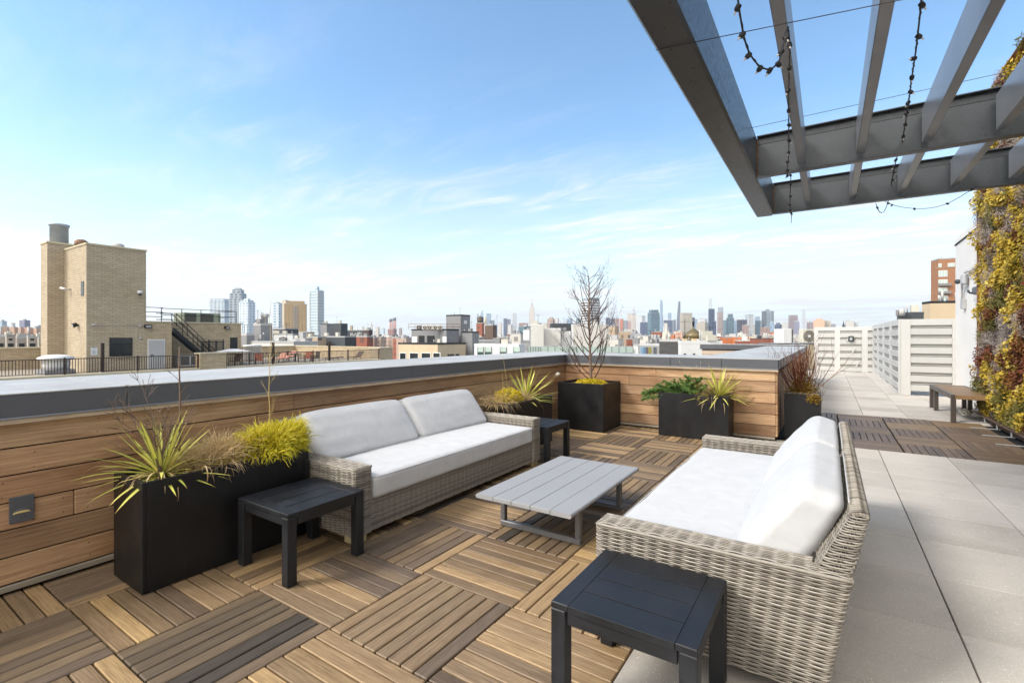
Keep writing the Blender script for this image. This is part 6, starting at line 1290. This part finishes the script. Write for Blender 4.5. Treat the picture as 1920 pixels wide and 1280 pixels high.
t,w,d,yaw,hh=bld(1184,1192.5,590,5700,limes,'art deco needle tower with a pointed crown',ratio=1,yaw=.5,bulk=False,cat='skyscraper'); spire(t,w*.55,hh,w*.22,PZ(583,5700)-GZ,M_ltgry,10); spire(t,w*.2,PZ(583,5700)-GZ,.8,PZ(574,5700)-GZ,M_ltgry,8)
bld(1214,1237,586,2400,glasst,'broad dark teal glass tower with a raised top',yaw=.75,ratio=.9,steps=[(.8,580.5)],cat='tower')
bld(1237.5,1242.8,568,5600,glassb,'very thin tall blue glass tower right of the dark teal tower',yaw=.5,ratio=1,steps=[(.8,562)],cat='skyscraper')
# curved needle
D=5600; x,y=PT(1272,D); t=thing('building','thin dark curved needle tower left of the beige slab','skyscraper',(x,y,GZ)); h=PZ(565,D)-GZ; b=MB(); zs_=np.linspace(0,1,9); hw=3.1*D/FPX; pr=[]
for a,c in zip(zs_[:-1],zs_[1:]):
    wa,wc=hw*(1-.62*a**2.2),hw*(1-.62*c**2.2); oa,oc=hw*.62*a**2.2,hw*.62*c**2.2
    pa=[tuple(RIGHT*(oa+s*wa)+VIEW*u*14) for s,u in ((-1,-1),(1,-1),(1,1),(-1,1))]; pc=[tuple(RIGHT*(oc+s*wc)+VIEW*u*14) for s,u in ((-1,-1),(1,-1),(1,1),(-1,1))]; b.prism(pa,a*h,c*h-.01,top=pc)
b.build('shaft',FM('dark_bronze','54575f','454a55',6,4),t); spire(t,4,h*.99,2,h*1.01,M_iron)
bld(1274.5,1298,587,2600,bgrid,'tall beige gridded slab left of the onion dome',yaw=.62,ratio=.7,bulk=False,cat='tower')
bld(1328.2,1335.5,560.5,5600,FM('white_grid','c4c6c6','9ea6ac',5,5,.6,.6),'very tall thin white gridded tower above the navy tower',yaw=.5,ratio=1,bulk=False,cat='skyscraper'); bld(1328,1340,579,2600,navy,'tall plain navy tower right of the onion dome',yaw=.62,ratio=.5,bulk=False,cat='tower'); bld(1338,1343,602,2590,navy,'lower navy shoulder of the plain navy tower',yaw=.62,bulk=False)
bld(1344.5,1355.5,585,2700,FM('brownwhite','8d776e','b9b2ab',7,60,.3,.9,.5,.2),'brown and white striped tower with a grey top',yaw=.6,bulk=False,cat='tower'); bld(1346,1356,576,3200,FM('grey_back','8f989c','6f7a82',4,4),'grey glass tower rising behind the brown and white striped tower',bulk=False,cat='tower')
bld(1362,1376.5,596,2700,glasst,'dark green glass tower with a slim raised block',yaw=.6,steps=[(.7,588.5)],cat='tower')
bld(1400.5,1412.5,590,2700,FM('bw_stripe','c9cbcb','4a525a',7,60,.4,.95,.3,.2),'white tower with vertical dark stripes',yaw=.6,bulk=False,roofm=M_iron,cat='tower')
t,w,d,yaw,hh=bld(1429,1449.5,583,2700,FM('crowned','8f9ba3','59646e',6,3.6,.6,.6),'tall crowned glass tower with darker edges, tallest above the dogwood',yaw=.62,ratio=.8,bulk=False,cat='tower',steps=[(.4,579.5)])
c,s=math.cos(yaw),math.sin(yaw)
for sx in (-1,1): b=MB(); b.prism([(x*c-y*s,x*s+y*c) for x,y in ((sx*w*.5-w*.07,-d*.5-2),(sx*w*.5+w*.07,-d*.5-2),(sx*w*.5+w*.07,d*.5),(sx*w*.5-w*.07,d*.5))],0,hh+.3); b.build('corner_fin',FM('fin','5a5e63','4a4e54',4,4),t)
bld(1478,1496,595,2600,FM('rose','8f7f80','6e6a74',4,3.5),'rose brown tower with a blue top above the dogwood',yaw=.5,steps=[(.97,590.5)],bulk=False,cat='tower')
bld(1503,1510.3,581,5700,FM('white_grid2','c9cacb','8f979e',7,12,.6,.55),'thin white tower with regular square openings',yaw=.5,ratio=1,bulk=False,cat='skyscraper')
x,y=PT(1581.5,1500); t=thing('church_spire','dark pointed church spire above the far fence','church',(x,y,GZ)); h=PZ(613,1500)-GZ; b=MB(); b.box((-3,-3,0),(3,3,h)); b.build('wall',M_drk,t); spire(t,3.6,h+.02,.2,PZ(601,1500)-GZ,M_drk,4)
# --- onion dome church, brick blocks, white building, gravel roof in the middle right
D=230; x,y=PT(1300,D); r=17*D/FPX; zb=PZ(634,D); t=thing('onion_dome_church','church with a large bronze onion dome and cross','church',(x,y,GZ)); h=zb-GZ
b=MB(); b.prism(sq(r*1.05,3),0,h-.1); b.build('wall',FM('church','c2ad84','6f6450',2,4,.3,.5),t)
pr=[(r*.84,0),(r*.95,.5),(r,1.3),(r*.97,2.1),(r*.84,3.0),(r*.6,4.0),(r*.36,4.8),(r*.18,5.5),(r*.08,6.3),(r*.05,6.9)]; sc=(PZ(612,D)-zb)/6.9; b=MB(); b.lathe([(a,h+c_*sc) for a,c_ in pr],(0,0,0),28); b.build('dome',plain('dome_bronze','6b5f3f',.42,.35,.12,.4),t)
b=MB(); z=PZ(612,D)-GZ; b.lathe([(.35,z),(.35,z+1.2),(.6,z+1.3),(.6,z+2.0),(.3,z+2.6),(.08,z+3.0),(.08,z+4.3)],(0,0,0),10); b.cbox((-.5,-.08,z+3.5),(.5,.08,z+3.7),.01,0); b.build('lantern_cross',M_iron,t)
for (px,yy) in ((1292,634),(1272.5,634)):
    x,y=PT(px,D-14); q=thing('small_onion_dome','small bronze onion dome '+('left of' if px<1280 else 'in front of')+' the large one','dome',(x,y,PZ(640,D-14)-1)); b=MB(); b.lathe([(.9,0),(.95,.8),(1.05,1.4),(.8,2.2),(.3,2.9),(.1,3.4)],(0,0,0),14); b.build('dome',plain('dome_bronze2','5f5848',.45,.3),q); b=MB(); b.tube([(0,0,3.4),(0,0,5.0)],.06,4); b.cbox((-.35,-.05,4.3),(.35,.05,4.42),.01,0); b.build('cross',M_iron,q)
for (a,c,yy,D,mt,lb,bk) in ((1221,1242,622.5,260,brk,'square red brick block left of the dark wall',0),(1195,1221,631,200,whtb,'white low block left of the square red brick block',0),(1160,1190,622,240,tanb2,'cream industrial block right of the bare tree',1),(1182,1196,623,230,gryb,'grey metal roofed block in the middle distance',0),(1243,1258,628,270,drkb,'black low block behind the dark brick wall',0),(1258,1266,628,280,orng,'orange brick sliver left of the onion dome',0),(1262,1282,622,420,FM('rosegrid','b08878','c9bdb0',3,3,.5,.5),'rosy brick block with white grid windows behind the dome',1),(1353,1376,633,290,orng,'low orange brick building right of the dome',0),(1374,1401,632,280,orng,'wider orange brick building right of the dome',0),(1383,1395,624,700,whtb,'white round cornered block above the orange brick building',1),(1404,1417,631,260,M_bei,'pale yellow twin chimneys block right of the orange brick',0),(1124,1142,613,210,whtb,'white block with small windows right of the tree trunk',0),(1141,1160,612,300,tanb2,'tan flat topped block right of the bare tree',1),(1245,1252,606,1400,whtb,'small white water tower block below the navy curve',0)):
    bld(a,c,yy,D,mt,lb,ratio=.7,bulk=bool(bk))
for (px,yy,D) in ((1275.5,620,430),): x,y=PT(px,D); q=thing('water_tank','dark round water tank left of the onion dome','water tank',(x,y,PZ(622,D)-2)); b=MB(); b.lathe([(1.3,0),(1.35,2.2)],(0,0,0),12); b.build('barrel',M_drk,q); b=MB(); b.lathe([(1.5,2.21),(.1,3.1)],(0,0,0),12); b.build('lid',M_drk,q)
bld(1236,1278,640.5,62,brickm('dark_brick','4a4a4c','3a3a3d','55534f',.5,.18,.02),'dark grey brick building just beyond the far parapet',yaw=.05,ratio=.5,bulk=False,roofm=M_ltgry)
t,w,d,yaw,hh=bld(1277,1354,644.5,55,M_wht,'white rendered building with small square windows beyond the far parapet',yaw=YAW,ratio=.2,bulk=False,roofm=M_wht); o=np.array(t.location)
f=front(t,1320,1326,648,653,54.6,'window',M_iron,.45)
for a in (1282,1299,1337,1350): front(t,a,a+4,662.5,666,54.6,'window',M_iron,.45)
bld(1309,1340,641,58,M_wht,'raised white block on the white rendered building',yaw=YAW,ratio=.2,bulk=False,roofm=M_wht)
for k in range(6): x,y=PT(1314+6.6*k,60); q=thing('condenser_unit','small pale condenser in the row right of the onion dome','air conditioner',(x,y,PZ(641.5,60)+.1),YAW,'row of condensers by the dome'); b=MB(); b.cbox((-.17,-.15,0),(.17,.15,.40),.02,0); b.build('housing',M_ac,q); b=MB(); b.tube([(0,-.151,.2),(0,-.16,.2)],.12,10); b.build('fan',M_acd,q)
q=thing('condenser_unit','large square condenser with a round fan beside the far fence','air conditioner',(*PT(1513.5,24),PZ(643.5,24)),YAW); b=MB(); b.cbox((-.34,-.15,.02),(.34,.15,.70),.02,0); b.build('housing',M_ac,q); b=MB(); 
for r_ in (.09,.13,.17,.21,.25,.28): b.tube([(r_*math.cos(a),-.155,.36+r_*math.sin(a)) for a in np.linspace(0,6.283,25)],.012,4)
b.tube([(0,-.151,.36),(0,-.153,.36)],.29,20); b.build('fan_grille',plain('fan_grille_grey','7d7a70',.6),q); b=MB(); b.tube([(0,-.156,.36),(0,-.17,.36)],.07,12); b.build('hub',M_wht,q)
q=thing('condenser_unit','narrow white condenser seen from its side left of the dogwood tips','air conditioner',(*PT(1467.5,22),PZ(643.5,22)),YAW); b=MB(); b.cbox((-.19,-.4,.0),(.19,.4,.66),.015,0); b.build('housing',M_wht,q); b=MB(); b.cbox((.191,-.38,.03),(.25,.38,.63),.005,1); b.build('fin_coil',M_acd,q)
q=thing('low_wall','low parapet slab carrying the condensers beyond the light well','wall',(*PT(1490,23),-1),YAW); b=MB(); b.cbox((-1.2,-.8,-3),(1.1,.9,PZ(644.2,23)+1),.01,0); b.build('wall',M_stone,q); b=MB(); b.cbox((-1.25,-.85,PZ(644.2,23)+1.001),(1.15,.95,PZ(644.2,23)+1.03),.01,0); b.build('coping',M_lip,q)
# --- right: orange brick apartment tower, tan block, duct
D=140
t,w,d,yaw,hh=bld(1744,1812,485,D,plain('orange_brick_plain','93694c',.85,0,.08,.6),'orange brick apartment tower with white windows above the fence','apartment_block',yaw=.25,ratio=.7,bulk=False,cat='apartment block'); o=np.array(t.location)
Df=D-.8
for (a,c,y0,y1) in ((1759.5,1765.5,494,501),(1777,1790.5,493,500),(1759.5,1776.5,507,519),(1759.5,1776.5,524,533),(1759.5,1776.5,539,546.5),(1759.5,1776.5,554,565)):
    f=front(t,a,c,y0,y1,Df-3.0,'window',M_wht,.35); n=max(1,int((c-a)/5)); 
    for k in range(n): front(t,a+.5+(c-a)/n*k,a-.5+(c-a)/n*(k+1),y0+.9,y1-.9,Df-3.0,'pane',M_pg,.45,f)
for y0 in (531.5,546.2): front(t,1759,1781,y0,y0+4.6,Df-4,'balcony',M_mid,.6,None,.8)
front(t,1754,1812,500.5,501.3,Df-3.0,'brick_band',M_brk,.32)
bld(1727,1812,568,70,M_bei,'tan block with a dark cornice in front of the orange brick tower',yaw=.3,ratio=.5,bulk=False,roofm=M_iron)
bld(1681,1732,590,62,M_drk,'low dark shingled roof house left of the tan block',yaw=.1,ratio=.5,bulk=False,roofm=M_drk)
x,y=PT(1688,62); q=thing('roof_duct','galvanised duct with a hood on the dark roof behind the fence','duct',(x,y,PZ(592,62))); b=MB(); b.lathe([(.34,0),(.34,.95)],(.15,0,0),12); b.build('pipe',M_ltgry,q); b=MB(); b.cbox((-.45,-.2,.0),(-.22,.2,.75),.02,2); b.build('hood',M_mid,q)
# --- left: row of beige houses, far blocks
D=95
for k,(a,c,yt) in enumerate(((-8,10,633),(10,29,631),(29,50,634),(50,70,632),(70,90,634))):
    t,w,d,yaw,hh=bld(a,c,yt,D,plain('row_house_stucco'+str(k),('a39a90','ada396','9c9389','a8a095','a09787')[k],.85,0,.08,.5),('beige row house at the left picture edge','second beige row house with a square loft window','middle beige row house with a stepped balcony','fourth beige row house with a white roof edge','last beige row house beside the stair tower')[k],'row_house',group='beige row houses on the left',yaw=.0,ratio=1.4,bulk=False,roofm=M_ltgry,cat='house'); o=np.array(t.location)
    x_=(a+c)/2+rg.uniform(-2,2); f=front(t,x_-5.5,x_+5,643.5,653,D-4,'window',M_iron,1.0,side=2); front(t,x_-4.8,x_+.0,644.3,652.2,D-4,'pane',M_glass,1.1,f,side=2); front(t,x_+.4,x_+4.4,644.3,652.2,D-4,'pane',M_glass,1.1,f,side=2)
    front(t,x_-6,x_+5.5,655,661,D-6,'balcony',M_wstuc,1.2,None,.6,side=2)
    if k in (1,3): front(t,x_-4,x_+3,634.5,638,D-4,'window',M_glass,1.0,side=2)
bld(36,57,600.5,1300,FM('purple_office','77758a','5c5c74',6,5,.5,.6),'dark violet office block on the left horizon',yaw=.3,ratio=.6)
bld(-4,13,602,1400,FM('pale_office','9fb0b8','4e5a62',40,5,.9,.3),'pale office block with a dark roof band at the left edge',yaw=.3,ratio=.6)
bld(20,29,606,2200,whtb,'faint pale dome like block left of the violet office block'); bld(64,84,611.5,1200,brown,'brown office wing behind the chimney of the stair tower')
for k,(a,c,yy) in enumerate(((2,18,613),(17,34,613.5),(33,47,614.5),(45,62,614),(60,80,615.5))): bld(a,c,yy,850,FM('peachrow','b5937a','83705f',4,3,.4,.4),('peach brick block at the far left','second peach brick block from the left','peach brick block left of the violet office','peach brick block right of the violet office','last peach brick block before the stair tower')[k],group='peach brick blocks on the left horizon',ratio=.5)
# --- trees and low houses filling the distance
def filler(a,c,n,Dr,yr,seed,mats,wr=(9,20)):
    q=random.Random(seed)
    for k in range(n):
        D=math.exp(q.uniform(math.log(Dr[0]),math.log(Dr[1]))); px=q.uniform(a,c); wd=q.uniform(*wr)*FPX/D; key=q.choice(mats); mt=key[0]; y=q.uniform(*yr); lo=PZ(y,D)
        y=HY+(CAM_H-min(max(lo,-17+q.random()*4),-1+D*.004))*FPX/D if D>200 else y
        if y<607: y=607+q.random()*4
        bld(px-wd/2,px+wd/2,y,D,mt,key[1],'low_house',group='low rooftops in the distance',ratio=q.uniform(.6,1.2),roofm=q.choice((M_gry2,M_ltgry,M_drk,M_wstuc)),cat='house',bulk=q.random()<.6,yaw=q.choice((0,.35,.5)))
LM=[(tanb2,'small tan house among the distant low rooftops'),(brk,'small red brick house among the distant low rooftops'),(whtb,'small white house among the distant low rooftops'),(gryb,'small grey house among the distant low rooftops'),(pinkb,'small pinkish brick house among the distant low rooftops'),(drkb,'small dark house among the distant low rooftops')]
filler(-10,85,22,(180,900),(614,632),1,LM); filler(440,760,30,(420,2400),(618,628),2,LM); filler(690,760,24,(260,1200),(622,636),3,LM,(7,12)); filler(880,1000,34,(230,1500),(612,632),4,LM,(7,14)); filler(1000,1260,44,(300,2200),(606,626),5,LM,(8,16)); filler(1230,1530,46,(320,2300),(616,632),6,LM); filler(1390,1560,16,(220,500),(632,642),7,LM,(8,14)); filler(1450,1640,16,(500,2200),(606,616),8,LM); filler(1140,1240,12,(200,300),(628,640),9,LM,(7,12))
def far_tree(px,py,D,R,lab,seed):
    q=np.random.RandomState(seed); x,y=PT(px,D); z=PZ(py,D); t=thing('distant_tree',lab,'tree',(x,y,GZ),group='leafless trees among the rooftops'); h=z-GZ; b=MB(); b.tube([(0,0,0),(0,0,h*.75)],[.4,.2],6); b.build('trunk',M_bark,t); n=900; a=q.normal(size=(n,3)); a/=np.linalg.norm(a,axis=1)[:,None]; C=a*(q.uniform(.3,1,n)**.5)[:,None]*np.array([R,R,R*.7]); C[:,2]+=h-R*.7; V,Q,_=quadcloud(C,np.full(n,R*.09),.2,(0,0,.3),1,None); b=MB(); b.quads(V,Q,None,q.rand(n)); b.build('crown',M_twigc,t)
M_twigc=leafm('bare_crown',[(0,'4f463c'),(.5,'6d6253'),(1,'857a68')],.9,.1)
k=0
for (px,py,D,R,lb) in ((1433,633,420,7,'wide brown leafless tree below the brown brick slab'),(1421,634,430,5,'small leafless tree left of the wide brown one'),(1488,635,380,6,'leafless tree below the rose brown tower'),(1500,636,360,5,'leafless tree below the thin white tower'),(1452,636,400,4.5,'leafless tree right of the wide brown one'),(1165,628,300,3.5,'dark scrubby tree on the cream block'),(720,634,500,5,'leafless tree below the smokestacks')): far_tree(px,py,D,R,lb,30+k); k+=1
# ================================================================== air
hz=bpy.data.materials.new('haze'); hz.use_nodes=True; hn=hz.node_tree; hn.nodes.clear(); ho=hn.nodes.new('ShaderNodeOutputMaterial'); pv=hn.nodes.new('ShaderNodeVolumePrincipled'); pv.inputs['Color'].default_value=(.86,.92,1,1); pv.inputs['Density'].default_value=8e-5; pv.inputs['Anisotropy'].default_value=.2; hn.links.new(pv.outputs[0],ho.inputs['Volume'])
b=MB(); b.box((-11000,-8500,GZ-4.2),(8500,13500,560)); o=b.build('haze',hz); tag(o,'thin bluish haze over the city',kind='stuff')
for o in bpy.data.objects:
    if '_o' in o: del o['_o']
